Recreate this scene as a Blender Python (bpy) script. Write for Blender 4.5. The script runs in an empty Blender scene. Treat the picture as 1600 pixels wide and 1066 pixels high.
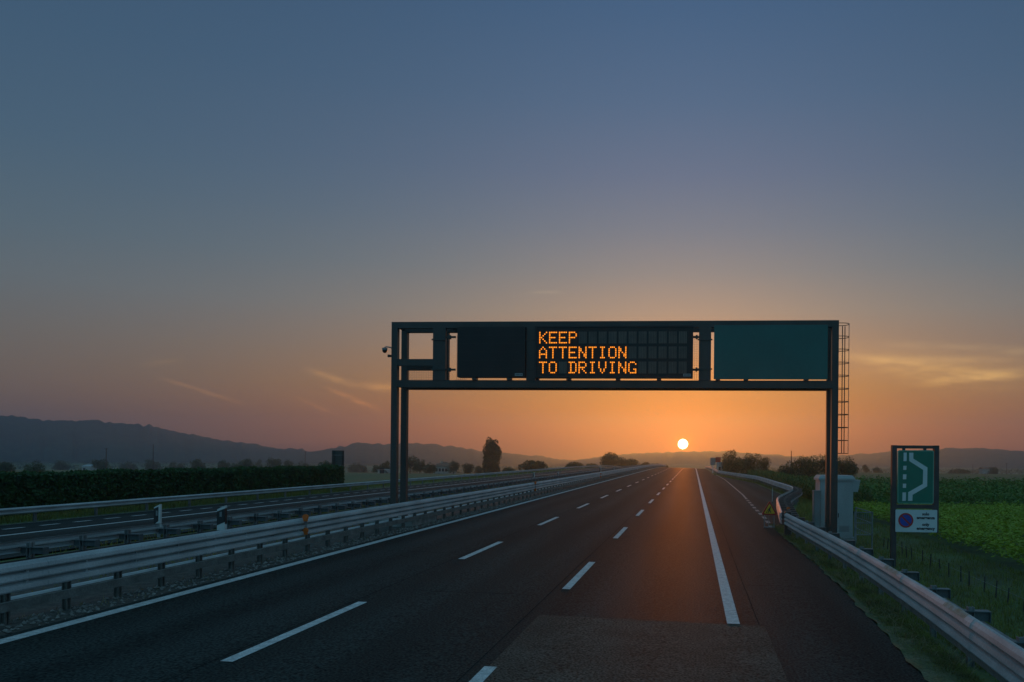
import bpy, bmesh, math, random
import numpy as np
from mathutils import Vector

S = bpy.context.scene
COL = S.collection
RAD = math.radians
rng = np.random.default_rng(7)
random.seed(7)

# ------------------------------------------------------------------ camera model (metres; Y along the road, X to the right)
FPX, YAW, ROLL, PX0, PY0, EYE = 1244.0, RAD(4.25), RAD(0.5), 991.0, 714.7, 3.2
_R = (math.cos(YAW), math.sin(YAW)); _F = (-math.sin(YAW), math.cos(YAW))

def ray(px, py):
    dx = px - PX0; dy = PY0 - py
    tx = dx * math.cos(ROLL) - dy * math.sin(ROLL); ty = dx * math.sin(ROLL) + dy * math.cos(ROLL)
    return tx * _R[0] + FPX * _F[0], tx * _R[1] + FPX * _F[1], ty

def at(px, py, Y):
    """surveyed point of the photograph on the vertical plane Y metres down the road -> X, Z"""
    d = ray(px, py); t = Y / d[1]
    return d[0] * t, EYE + d[2] * t

SUN_AZ, SUN_EL = -0.76, 0.98      # degrees, azimuth to the right of +Y

# ------------------------------------------------------------------ terrain model
def fall(y):
    t = np.clip((np.asarray(y, float) - 200.0) / 650.0, 0, 1)
    return -12.0 * t * t * (3 - 2 * t)

def lay(y):
    return np.interp(y, [36, 66, 112, 158], [0, 4.5, 4.5, 0])

_PX = [-400, -64, -42, -33, -30.6, -30.2, -18.6, -18.0, -12.5, -10.95, -10.9, 4.0]
_PZ = [-3.6, -3.0, -.5, -.05, -.02, -.05, .24, .20, .20, .24, .233, -.154]

def ground(x, y):
    x = np.asarray(x, float); y = np.asarray(y, float)
    lw = lay(y)
    a = np.interp(x, _PX, _PZ)
    edge = 4.0 + lw
    b = np.where(x > 4.0, np.where(x <= edge, -.026 * x - .05,
        -.026 * edge - .05 + np.interp(x - edge, [0, .5, 3.6, 4.6, 60, 400], [0, -.03, -.72, -.78, -.85, -.9])), a)
    return b + fall(y)

def road(x, y):
    x = np.asarray(x, float)
    z = np.where(x < -15, .26 + .026 * (x + 20), -.026 * x)
    return z + fall(y)

# ------------------------------------------------------------------ materials
def lin(r, g, b):
    f = lambda c: (c / 255 / 12.92) if c <= 10 else ((c / 255 + .055) / 1.055) ** 2.4
    return (f(r), f(g), f(b))

def mat(name, base, rough=.6, metal=0., var=.25, scale=3., stretch=(1, 1, 1), bump=0., bscale=40., dark=None, trans=0., fine=0., spec=.5):
    m = bpy.data.materials.new(name); m.use_nodes = True
    nt = m.node_tree; n = nt.nodes; l = nt.links
    p = n['Principled BSDF']
    p.inputs['Roughness'].default_value = rough; p.inputs['Metallic'].default_value = metal
    p.inputs['Specular IOR Level'].default_value = spec
    g = n.new('ShaderNodeNewGeometry'); mp = n.new('ShaderNodeMapping'); mp.inputs['Scale'].default_value = stretch
    l.new(g.outputs['Position'], mp.inputs['Vector'])
    t = n.new('ShaderNodeTexNoise'); t.inputs['Scale'].default_value = scale; t.inputs['Detail'].default_value = 5
    l.new(mp.outputs[0], t.inputs['Vector'])
    r = n.new('ShaderNodeMapRange'); r.inputs[1].default_value = .3; r.inputs[2].default_value = .7
    l.new(t.outputs['Fac'], r.inputs[0])
    mx = n.new('ShaderNodeMix'); mx.data_type = 'RGBA'
    d = dark or tuple(c * (1 - var) for c in base); b2 = base if dark else tuple(min(1, c * (1 + var)) for c in base)
    mx.inputs['A'].default_value = (*d, 1); mx.inputs['B'].default_value = (*b2, 1)
    l.new(r.outputs[0], mx.inputs['Factor'])
    out = mx.outputs['Result']
    if fine:
        f = n.new('ShaderNodeTexNoise'); f.inputs['Scale'].default_value = bscale; f.inputs['Detail'].default_value = 3
        l.new(g.outputs['Position'], f.inputs['Vector'])
        fr = n.new('ShaderNodeMapRange'); fr.inputs[1].default_value = .3; fr.inputs[2].default_value = .7
        fr.inputs[3].default_value = 1 - fine; fr.inputs[4].default_value = 1 + fine
        l.new(f.outputs['Fac'], fr.inputs[0])
        vm = n.new('ShaderNodeVectorMath'); vm.operation = 'SCALE'
        l.new(out, vm.inputs[0]); l.new(fr.outputs[0], vm.inputs['Scale']); out = vm.outputs[0]
    l.new(out, p.inputs['Base Color'])
    if bump:
        t2 = n.new('ShaderNodeTexNoise'); t2.inputs['Scale'].default_value = bscale; t2.inputs['Detail'].default_value = 4
        l.new(g.outputs['Position'], t2.inputs['Vector'])
        bm = n.new('ShaderNodeBump'); bm.inputs['Strength'].default_value = bump; bm.inputs['Distance'].default_value = .02
        l.new(t2.outputs['Fac'], bm.inputs['Height']); l.new(bm.outputs[0], p.inputs['Normal'])
    if trans:
        tr = n.new('ShaderNodeBsdfTranslucent'); l.new(out, tr.inputs[0])
        ms = n.new('ShaderNodeMixShader'); ms.inputs[0].default_value = trans
        l.new(p.outputs[0], ms.inputs[1]); l.new(tr.outputs[0], ms.inputs[2]); l.new(ms.outputs[0], n['Material Output'].inputs[0])
    return m

def emit(name, color, strength):
    m = bpy.data.materials.new(name); m.use_nodes = True
    p = m.node_tree.nodes['Principled BSDF']
    p.inputs['Base Color'].default_value = (.02, .015, .01, 1); p.inputs['Roughness'].default_value = .5
    p.inputs['Emission Color'].default_value = (*color, 1); p.inputs['Emission Strength'].default_value = strength
    return m

M = {}
def asphalt(name, base, tint):
    m = mat(name, base, rough=.66, var=.24, scale=.35, stretch=(2.2, .12, 1), bump=.45, bscale=24., fine=.85, spec=.021)
    nt = m.node_tree; n = nt.nodes; l = nt.links
    p = n['Principled BSDF']
    # worn wheel paths polish the surface: smoother and a little darker along the lanes
    g = n.new('ShaderNodeNewGeometry'); sp = n.new('ShaderNodeSeparateXYZ'); l.new(g.outputs['Position'], sp.inputs[0])
    w = n.new('ShaderNodeMath'); w.operation = 'MULTIPLY_ADD'; w.inputs[1].default_value = 2 * math.pi / 1.9; w.inputs[2].default_value = 1.3
    l.new(sp.outputs[0], w.inputs[0])
    sn = n.new('ShaderNodeMath'); sn.operation = 'SINE'; l.new(w.outputs[0], sn.inputs[0])
    mr = n.new('ShaderNodeMapRange'); mr.inputs[1].default_value = -1; mr.inputs[2].default_value = 1
    mr.inputs[3].default_value = .85; mr.inputs[4].default_value = 1.12
    l.new(sn.outputs[0], mr.inputs[0])
    src = p.inputs['Base Color'].links[0].from_socket
    vm = n.new('ShaderNodeVectorMath'); vm.operation = 'SCALE'; l.new(src, vm.inputs[0]); l.new(mr.outputs[0], vm.inputs['Scale'])
    l.new(vm.outputs[0], p.inputs['Base Color'])
    return m

M['asphalt'] = asphalt('asphalt', (.029, .038, .036), 0)
M['asphalt_old'] = mat('asphalt_old', (.066, .067, .056), rough=.78, var=.24, scale=.9, bump=.7, bscale=26., fine=.9, spec=.045)
M['paint'] = mat('road_paint', (.52, .52, .51), rough=.6, var=.24, scale=7., bscale=40., fine=.28, spec=.35)
M['paint_worn'] = mat('road_paint_worn', (.36, .36, .35), rough=.6, dark=(.09, .09, .09), scale=5., bscale=50., fine=.25, spec=.3)
M['galv'] = mat('galvanised_steel', (.40, .41, .41), rough=.6, metal=.12, var=.22, scale=1.6, stretch=(1, .5, 2), bscale=25., fine=.12)
M['galv_dark'] = mat('weathered_steel', (.22, .23, .23), rough=.6, metal=.3, var=.3, scale=3., bscale=30., fine=.15)
M['pale_steel'] = mat('skylit_ledge_steel', (.72, .73, .73), rough=.45, metal=.1, var=.12, scale=3.)
M['post_steel'] = mat('dusty_post_steel', (.17, .17, .155), rough=.8, metal=.05, var=.3, scale=3., bscale=30., fine=.2)
M['rust'] = mat('rusty_steel', (.34, .22, .13), rough=.75, metal=.1, dark=(.40, .37, .35), scale=5., bscale=30., fine=.2)
M['spacer'] = mat('dull_spacer_steel', (.11, .135, .14), rough=.6, metal=.2, var=.25, scale=3., bscale=30., fine=.15)
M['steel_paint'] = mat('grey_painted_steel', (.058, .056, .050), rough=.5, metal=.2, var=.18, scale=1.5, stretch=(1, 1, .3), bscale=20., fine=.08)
M['black_panel'] = mat('matt_black_panel', (.016, .017, .016), rough=.6, var=.2, scale=1.2, bscale=15., fine=.1)
M['cell'] = mat('unlit_lamp_cells', (.105, .085, .065), rough=.35, var=.25, scale=2.)
M['teal'] = mat('green_sign_sheeting', (.014, .125, .110), rough=.45, var=.08, scale=.7, bscale=12., fine=.05)
M['green_sign'] = mat('green_sign_face', (.008, .16, .105), rough=.42, var=.07, scale=1.5)
M['white_sign'] = mat('white_sign_face', (.62, .64, .64), rough=.45, var=.08, scale=2.)
M['alu'] = mat('bare_aluminium', (.35, .36, .36), rough=.5, metal=.4, var=.15, scale=3.)
M['frame'] = mat('brown_grey_frame', (.065, .055, .055), rough=.55, metal=.15, var=.2, scale=3.)
M['letter_black'] = mat('black_lettering', (.02, .02, .02), rough=.5, var=.1)
M['red'] = mat('red_sheeting', (.42, .025, .02), rough=.45, var=.12, scale=4.)
M['blue'] = mat('blue_sheeting', (.02, .06, .36), rough=.45, var=.12, scale=4.)
M['yellow'] = mat('yellow_sheeting', (.80, .42, .02), rough=.5, var=.12, scale=4.)
M['orange'] = mat('orange_plastic', (.75, .16, .02), rough=.45, var=.12, scale=5., trans=.2)
M['cabinet'] = mat('pale_painted_cabinet', (.37, .39, .39), rough=.55, var=.10, scale=1.6, stretch=(1, 1, .4), bscale=18., fine=.06)
M['cabinet_dark'] = mat('grey_plastic_cabinet', (.21, .22, .22), rough=.6, var=.12, scale=2.)
M['concrete'] = mat('concrete', (.30, .29, .27), rough=.9, var=.25, scale=2.5, bump=.4, bscale=30., fine=.15)
M['gravel'] = mat('gravel_ground', (.068, .062, .052), rough=.95, var=.45, scale=4., bump=.8, bscale=28., fine=.45)
M['stone'] = mat('gravel_stone', (.22, .20, .18), rough=.9, var=.55, scale=9.)
M['soil'] = mat('meadow', (.085, .135, .035), rough=.95, dark=(.060, .072, .032), scale=.35, bump=.5, bscale=8., fine=.3)
M['leaf'] = mat('tree_leaves', (.070, .110, .040), rough=.7, dark=(.030, .052, .022), scale=.55, trans=.12)
M['leaf_dark'] = mat('hedge_leaves', (.050, .125, .028), rough=.7, dark=(.015, .045, .012), scale=2.2, trans=.22)
M['leaf_maize'] = mat('maize_leaves', (.110, .175, .036), rough=.7, dark=(.045, .085, .022), scale=.9, trans=.4)
M['leaf_crop'] = mat('crop_leaves', (.320, .400, .022), rough=.65, dark=(.190, .270, .018), scale=1.1, trans=.22)
M['leaf_vine'] = mat('vine_leaves', (.130, .230, .036), rough=.7, dark=(.060, .125, .024), scale=.7, trans=.2)
M['grass'] = mat('grass_blades', (.220, .255, .040), rough=.75, dark=(.125, .120, .045), scale=1.3, trans=.35)
M['dry'] = mat('dry_stalks', (.34, .28, .15), rough=.8, dark=(.09, .10, .04), scale=2., trans=.25)
M['bark'] = mat('bark', (.055, .045, .035), rough=.9, var=.3, scale=4.)
M['hill'] = mat('wooded_hill', (.045, .060, .040), rough=1., dark=(.022, .032, .022), scale=.02, fine=.35, bscale=.06, spec=.1)
M['plaster'] = mat('pale_plaster', (.42, .38, .34), rough=.85, var=.15, scale=.8)
M['tiles'] = mat('roof_tiles', (.20, .10, .065), rough=.85, var=.3, scale=1.5)
M['glass'] = mat('dark_window_glass', (.02, .022, .025), rough=.15, var=.1)
M['wood'] = mat('weathered_wood', (.06, .05, .04), rough=.9, var=.3, scale=5.)
M['led'] = emit('amber_lamps', (1.0, .275, .014), 1.6)
M['black_plastic'] = mat('black_plastic', (.02, .02, .02), rough=.4, var=.1)
M['white_plastic'] = mat('white_plastic', (.62, .62, .60), rough=.5, var=.12, scale=5.)

# ------------------------------------------------------------------ object helpers
WL = {}
def tag(o, label=None, cat=None, group=None, kind=None):
    if label: o['label'] = label
    if cat: o['category'] = cat
    if group: o['group'] = group
    if kind: o['kind'] = kind
    return o

def thing(name, label, cat, loc=(0, 0, 0), group=None):
    o = bpy.data.objects.new(name, None); COL.objects.link(o); o.location = loc; o.empty_display_size = .2
    WL[o.name] = Vector(loc)
    return tag(o, label, cat, group)

class MB:
    def __init__(s): s.v = []; s.f = []
    def add(s, vs, fs):
        k = len(s.v); s.v += [tuple(map(float, p)) for p in vs]; s.f += [tuple(i + k for i in q) for q in fs]; return s
    def box(s, x0, x1, y0, y1, z0, z1):
        return s.add([(x0, y0, z0), (x1, y0, z0), (x1, y1, z0), (x0, y1, z0), (x0, y0, z1), (x1, y0, z1), (x1, y1, z1), (x0, y1, z1)],
                     [(0, 3, 2, 1), (4, 5, 6, 7), (0, 1, 5, 4), (1, 2, 6, 5), (2, 3, 7, 6), (3, 0, 4, 7)])
    def cbox(s, x0, x1, y0, y1, z0, z1, c=.02):
        """box with chamfered vertical and horizontal front edges"""
        p = [(x0 + c, z0), (x1 - c, z0), (x1, z0 + c), (x1, z1 - c), (x1 - c, z1), (x0 + c, z1), (x0, z1 - c), (x0, z0 + c)]
        return s.prism(p, y0, y1)
    def prism(s, poly, y0, y1):
        """polygon in the x/z plane, extruded from y0 to y1"""
        n = len(poly)
        ar = sum(poly[i][0] * poly[(i + 1) % n][1] - poly[(i + 1) % n][0] * poly[i][1] for i in range(n))
        if ar < 0: poly = poly[::-1]
        vs = [(x, y0, z) for x, z in poly] + [(x, y1, z) for x, z in poly]
        return s.add(vs, [tuple(range(n)), tuple(range(2 * n - 1, n - 1, -1))] + [(i + n, (i + 1) % n + n, (i + 1) % n, i) for i in range(n)])
    def prismz(s, poly, z0, z1):
        n = len(poly)
        vs = [(x, y, z0) for x, y in poly] + [(x, y, z1) for x, y in poly]
        return s.add(vs, [tuple(range(n - 1, -1, -1)), tuple(range(n, 2 * n))] + [(i, (i + 1) % n, (i + 1) % n + n, i + n) for i in range(n)])
    def tube(s, pts, r, n=8, r2=None):
        pts = [Vector(p) for p in pts]; k = len(s.v); N = len(pts)
        for i, p in enumerate(pts):
            t = (pts[min(i + 1, N - 1)] - pts[max(i - 1, 0)]).normalized()
            u = t.orthogonal().normalized() if abs(t.z) > .95 else Vector((0, 0, 1)).cross(t).normalized()
            w = t.cross(u); rr = r if r2 is None else r + (r2 - r) * i / (N - 1)
            for j in range(n):
                a = 2 * math.pi * j / n
                q = p + rr * (math.cos(a) * u + math.sin(a) * w); s.v.append(tuple(q))
        for i in range(N - 1):
            for j in range(n):
                s.f.append((k + i * n + j, k + i * n + (j + 1) % n, k + (i + 1) * n + (j + 1) % n, k + (i + 1) * n + j))
        s.f.append(tuple(k + j for j in range(n - 1, -1, -1))); s.f.append(tuple(k + (N - 1) * n + j for j in range(n)))
        return s
    def ball(s, c, rx, ry, rz, n=12, m=8):
        vs = [(c[0], c[1], c[2] - rz)]
        for i in range(1, m):
            a = -math.pi / 2 + math.pi * i / m
            for j in range(n):
                b = 2 * math.pi * j / n; vs.append((c[0] + rx * math.cos(a) * math.cos(b), c[1] + ry * math.cos(a) * math.sin(b), c[2] + rz * math.sin(a)))
        vs.append((c[0], c[1], c[2] + rz)); fs = []
        for j in range(n): fs.append((0, 1 + (j + 1) % n, 1 + j))
        for i in range(m - 2):
            for j in range(n): fs.append((1 + i * n + j, 1 + i * n + (j + 1) % n, 1 + (i + 1) * n + (j + 1) % n, 1 + (i + 1) * n + j))
        L = len(vs) - 1
        for j in range(n): fs.append((L, 1 + (m - 2) * n + j, 1 + (m - 2) * n + (j + 1) % n))
        return s.add(vs, fs)
    def build(s, name, material, parent=None, loc=None, smooth=False, label=None):
        base = WL[parent.name] if parent else Vector(loc or (0, 0, 0))
        me = bpy.data.meshes.new(name)
        me.from_pydata([(x - base.x, y - base.y, z - base.z) for x, y, z in s.v], [], s.f); me.materials.append(material)
        if smooth: me.polygons.foreach_set('use_smooth', [True] * len(me.polygons))
        me.update()
        o = bpy.data.objects.new(name, me); COL.objects.link(o)
        if parent: o.parent = parent
        else: o.location = base
        WL[o.name] = base
        if label: o['label'] = label
        return o

def quads(name, V, material, parent=None, nper=4):
    """numpy vertex array, nper verts per face -> ONE mesh object"""
    base = WL[parent.name] if parent else Vector((0, 0, 0))
    V = (np.asarray(V, float).reshape(-1, 3) - np.array(base)).astype(np.float32)
    me = bpy.data.meshes.new(name); n = len(V); nf = n // nper
    me.vertices.add(n); me.vertices.foreach_set('co', V.ravel())
    me.loops.add(n); me.loops.foreach_set('vertex_index', np.arange(n, dtype=np.int32))
    me.polygons.add(nf); me.polygons.foreach_set('loop_start', np.arange(0, n, nper, dtype=np.int32))
    me.polygons.foreach_set('loop_total', np.full(nf, nper, np.int32))
    me.materials.append(material); me.update(); me.validate()
    o = bpy.data.objects.new(name, me); COL.objects.link(o)
    if parent: o.parent = parent
    WL[o.name] = base
    return o

def leafquads(C, size, g, flat=0.):
    """randomly turned leaf quads about the points C"""
    n = len(C); a = g.normal(size=(n, 3)); a[:, 2] *= 1 - flat; a /= np.linalg.norm(a, axis=1)[:, None] + 1e-9
    b = g.normal(size=(n, 3)); b -= (b * a).sum(1)[:, None] * a; b /= np.linalg.norm(b, axis=1)[:, None] + 1e-9
    b[:, 2] *= 1 - flat
    s = (np.asarray(size) * g.uniform(.6, 1.35, n))[:, None]
    u = a * s; v = b * s * g.uniform(.45, .75, n)[:, None]
    return np.stack([C - u, C + v * .9 - u * .1, C + u, C - v * .9 + u * .1], 1)

def sheet(name, xs, ys, zf, material, dz=0.):
    X, Y = np.meshgrid(np.asarray(xs, float), np.asarray(ys, float)); Z = zf(X, Y) + dz
    nx, ny = len(xs), len(ys); V = np.stack([X, Y, Z], -1).reshape(-1, 3)
    I = np.arange(nx * ny).reshape(ny, nx)
    F = np.stack([I[:-1, :-1], I[:-1, 1:], I[1:, 1:], I[1:, :-1]], -1).reshape(-1, 4)
    me = bpy.data.meshes.new(name); me.from_pydata(V.tolist(), [], F.tolist()); me.materials.append(material); me.update()
    o = bpy.data.objects.new(name, me); COL.objects.link(o); WL[o.name] = Vector((0, 0, 0))
    return o

# ------------------------------------------------------------------ ground, roads, markings
XS = sorted(set([-4800, -3600, -2600, -1800, -1200, -800, -500, -300, -200, -140, -100, -80, -72, -58, -50, -46, -38] + _PX +
                list(np.arange(-30, -9, 1.5)) + list(np.arange(-9, 4, 2.)) + list(np.arange(4, 16, .5)) +
                [16, 18, 20, 24, 30, 40, 55, 75, 110, 160, 240, 400, 700, 1100, 1700, 2500, 3500, 4800]))
YS = sorted(set(list(np.arange(-60, 30, 6.)) + list(np.arange(30, 170, 2.)) + list(np.arange(170, 330, 8.)) +
                list(np.arange(330, 900, 30.)) + [-250, -150, 1000, 1200, 1500, 1900, 2400, 2650, 2860]))
tag(sheet('terrain', XS, YS, ground, M['soil']), kind='structure')
RY = sorted(set(list(np.arange(-60, 170, 6.)) + list(np.arange(170, 420, 8.)) + list(np.arange(420, 700, 30))))
# carriageway, with the lay-by as part of the same surface
LYS = sorted(set(list(np.arange(-60, 30, 6.)) + list(np.arange(30, 170, 3.)) + list(np.arange(170, 420, 8.)) + list(np.arange(420, 700, 30))))
V = []; Fc = []
for i, y in enumerate(LYS):
    e = float(np.interp(y, [-60, 10, 14, 20, 26, 34, 38], [3.45, 3.5, 3.62, 3.85, 3.92, 3.85, 3.85]) + lay(y) + .04 * math.sin(y * 1.7) + .03 * math.sin(y * 4.1))
    for x in (-10.9, -8, -5, -2, 1, 2.6, e): V.append((x, y, float(road(x, y))))
    if i:
        for k in range(6): a = (i - 1) * 7 + k; Fc.append((a, a + 1, a + 8, a + 7))
mb = MB(); mb.v = V; mb.f = Fc
tag(mb.build('carriageway', M['asphalt']), kind='structure')
tag(sheet('opposite_road', [-30.2, -27, -24, -21, -18.7], RY, road, M['asphalt']), kind='structure')
tag(sheet('road_patch', [-3.0, -2, -1, 0, 1.4], np.arange(-40, 15.4, 1.5).tolist() + [15.5], road, M['asphalt_old'], .004), kind='structure')

mk = MB(); mw = MB()
def line(b, x0, x1, ya, yb, step=4., x2=None):
    n = max(1, int((yb - ya) / step))
    for i in range(n):
        a = ya + (yb - ya) * i / n; c = ya + (yb - ya) * (i + 1) / n
        b.add([(x0, a, road(x0, a) + .008), (x1, a, road(x1, a) + .008), (x1, c, road(x1, c) + .008), (x0, c, road(x0, c) + .008)], [(0, 1, 2, 3)])
line(mk, -10.72, -10.47, -40, 420)
line(mk, .68, .93, 15.55, 420)
for k in range(-3, 26):
    line(mk, -3.06, -2.87, 6.7 + 11.87 * k, 11.6 + 11.87 * k, 5)
    line(mk, -6.84, -6.65, 11.1 + 11.75 * k, 15.9 + 11.75 * k, 5)
def curve_line(b, pts, w, dash=None, gap=None):
    """solid or dashed stripe along x(y)"""
    y = pts[0][1]; end = pts[-1][1]; yy = [p[1] for p in pts]; xx = [p[0] for p in pts]
    while y < end:
        st = dash or 3.
        a, c = y, min(y + st, end); xa, xc = np.interp([a, c], yy, xx)
        b.add([(xa - w, a, road(xa, a) + .008), (xa + w, a, road(xa, a) + .008), (xc + w, c, road(xc, c) + .008), (xc - w, c, road(xc, c) + .008)], [(0, 1, 2, 3)])
        y += st + (gap or 0)
curve_line(mw, [(3.75, 38), (3.96, 44), (4.08, 53), (4.35, 66)], .11, 1.5, 1.5)
curve_line(mw, [(4.35, 66), (4.5, 73), (4.86, 122), (4.45, 165), (4.3, 300)], .08)
line(mk, -25.35, -25.05, -20, 420)
for k in range(0, 170): line(mk, -27.9, -27.68, 8 + 1.85 * k, 9.0 + 1.85 * k, 5)
line(mw, -30.0, -29.85, -20, 420)
tag(mk.build('road_marking', M['paint']), kind='structure')
tag(mw.build('worn_road_marking', M['paint_worn']), kind='structure')
tag(sheet('gravel_strip', [-18.4, -17, -15.5, -14, -13., -12.4, -11.6, -10.94], np.arange(-40, 260, 4.), lambda x, y: ground(x, y) + .02 + .03 * np.sin(x * 7 + y * 1.9) ** 2, M['gravel']), kind='structure')

tj = MB(); g = np.random.default_rng(5)
def wob(x0, ya, yb, w, amp, step=.35):
    yy = np.arange(ya, yb, step); xx = x0 + np.cumsum(g.normal(0, amp, len(yy))) * .3
    for i in range(len(yy) - 1):
        a, c, p, q = yy[i], yy[i + 1], xx[i], xx[i + 1]
        tj.add([(p - w, a, road(p, a) + .005), (p + w, a, road(p, a) + .005), (q + w, c, road(q, c) + .005), (q - w, c, road(q, c) + .005)], [(0, 1, 2, 3)])
def wobx(y0, xa, xb, w, amp, step=.25):
    xx = np.arange(xa, xb, step); yy = y0 + np.cumsum(g.normal(0, amp, len(xx)))
    for i in range(len(xx) - 1):
        a, c, p, q = yy[i], yy[i + 1], xx[i], xx[i + 1]
        tj.add([(p, a - w, road(p, a) + .006), (q, c - w, road(q, c) + .006), (q, c + w, road(q, c) + .006), (p, a + w, road(p, a) + .006)], [(0, 1, 2, 3)])
wob(-3.22, 4, 120, .007, .004); wob(-6.95, 9, 100, .007, .004); wob(1.30, 15.6, 60, .006, .010)
for y0, xa, xb in ((20.4, 1.2, 3.4), (26.5, 1.2, 3.6), (31, -2.7, 1.0), (24, -10, -7.2), (44, -6.6, -3.2), (17.6, -6.3, -3.3)): wobx(y0, xa, xb, .013, .05)
tag(tj.build('tar_joint', mat('bitumen', (.022, .025, .025), rough=.95, var=.3, spec=0.)), kind='structure')

V = []; Fc = []
for i, y in enumerate(np.arange(2., 36., .2)):
    e = float(np.interp(y, [10, 14, 20, 26, 34], [3.44, 3.56, 3.79, 3.86, 3.79])) + .03 * math.sin(y * 1.3) + .02 * math.sin(y * 5.1) + random.uniform(-.02, .02)
    for x in (e, e + .35, e + .7): V.append((x, y, float(max(road(x, y) if x < 4 else -9, ground(x, y))) + .022 + .012 * math.sin(x * 9 + y * 5)))
    if i:
        for k in range(2): a = (i - 1) * 3 + k; Fc.append((a, a + 1, a + 4, a + 3))
mb = MB(); mb.v = V; mb.f = Fc
tag(mb.build('verge_soil', mat('verge_earth', (.150, .140, .080), rough=.95, dark=(.080, .100, .036), scale=2.2, bump=.7, bscale=24., fine=.45)), kind='structure')

# loose stones, one uncountable mass
g = np.random.default_rng(3); n = 2600
Cx = g.uniform(-11.8, -10.96, n); Cy = 8 + 62 * g.uniform(0, 1, n) ** 1.6; sz = g.uniform(.012, .05, n)
b = MB()
oct_f = [(0, 2, 4), (2, 1, 4), (1, 3, 4), (3, 0, 4), (2, 0, 5), (1, 2, 5), (3, 1, 5), (0, 3, 5)]
for i in range(n):
    s = sz[i]; c = (Cx[i], Cy[i], float(ground(Cx[i], Cy[i])) + .03 + s * .4); a = g.uniform(.6, 1.4, 6)
    b.add([(c[0] + s * a[0], c[1] + s * .3, c[2]), (c[0] - s * a[1], c[1], c[2]), (c[0], c[1] + s * a[2], c[2]), (c[0] + .2 * s, c[1] - s * a[3], c[2]), (c[0], c[1], c[2] + s * .8 * a[4]), (c[0], c[1], c[2] - s * .6)], oct_f)
tag(b.build('loose_gravel', M['stone']), kind='stuff')

# ------------------------------------------------------------------ guard rails
W3 = [(0, 0), (.09, .022), (.100, .045), (.082, .120), (.015, .160), (.004, .170), (.09, .192), (.100, .215), (.082, .290), (.015, .328), (.004, .338), (.09, .358), (.100, .380), (.082, .440), (.035, .490), (0, .506)]
W2 = [(0, 0), (.03, .012), (.098, .05), (.098, .09), (.0, .135), (.0, .175), (.098, .22), (.098, .26), (.03, .298), (0, .310)]
FLAT = [(0, 0), (.05, .004), (.05, .07), (.05, .156), (0, .16)]

def path_at(path, s):
    acc = 0
    for (x0, y0), (x1, y1) in zip(path, path[1:]):
        d = math.hypot(x1 - x0, y1 - y0)
        if acc + d >= s or (x1, y1) == path[-1]:
            t = (s - acc) / d; return x0 + (x1 - x0) * t, y0 + (y1 - y0) * t, (x1 - x0) / d, (y1 - y0) / d
        acc += d

def plen(path): return sum(math.hypot(b[0] - a[0], b[1] - a[1]) for a, b in zip(path, path[1:]))

def smooth_path(path, step=1.5):
    L = plen(path); n = max(2, int(L / step)); P = [path_at(path, min(L, L * i / n))[:2] for i in range(n + 1)]
    for _ in range(6):
        P = [P[0]] + [((P[i - 1][0] + 2 * P[i][0] + P[i + 1][0]) / 4, (P[i - 1][1] + 2 * P[i][1] + P[i + 1][1]) / 4) for i in range(1, len(P) - 1)] + [P[-1]]
    return P

def extrude(path, side, prof, zf, off=0., th=.006, joints=0):
    """profile (outward, up) swept along the path; outward = towards the traffic"""
    b = MB(); loop = [(u, w) for u, w in prof] + [(u - th, w) for u, w in reversed(prof)]; n = len(loop)
    for i, (x, y) in enumerate(path):
        a = path[max(0, i - 1)]; c = path[min(len(path) - 1, i + 1)]; d = math.hypot(c[0] - a[0], c[1] - a[1])
        nx, ny = side * (c[1] - a[1]) / d, -side * (c[0] - a[0]) / d; z = zf(x, y)
        for u, w in loop: b.v.append((x + nx * (u + off), y + ny * (u + off), z + w))
        if i:
            for j in range(n):
                k = (i - 1) * n; q = (k + j, k + (j + 1) % n, k + n + (j + 1) % n, k + n + j)
                b.f.append(q if side > 0 else q[::-1])
    b.f.append(tuple(range(n))); b.f.append(tuple(range(len(b.v) - n, len(b.v))))
    return b

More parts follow.
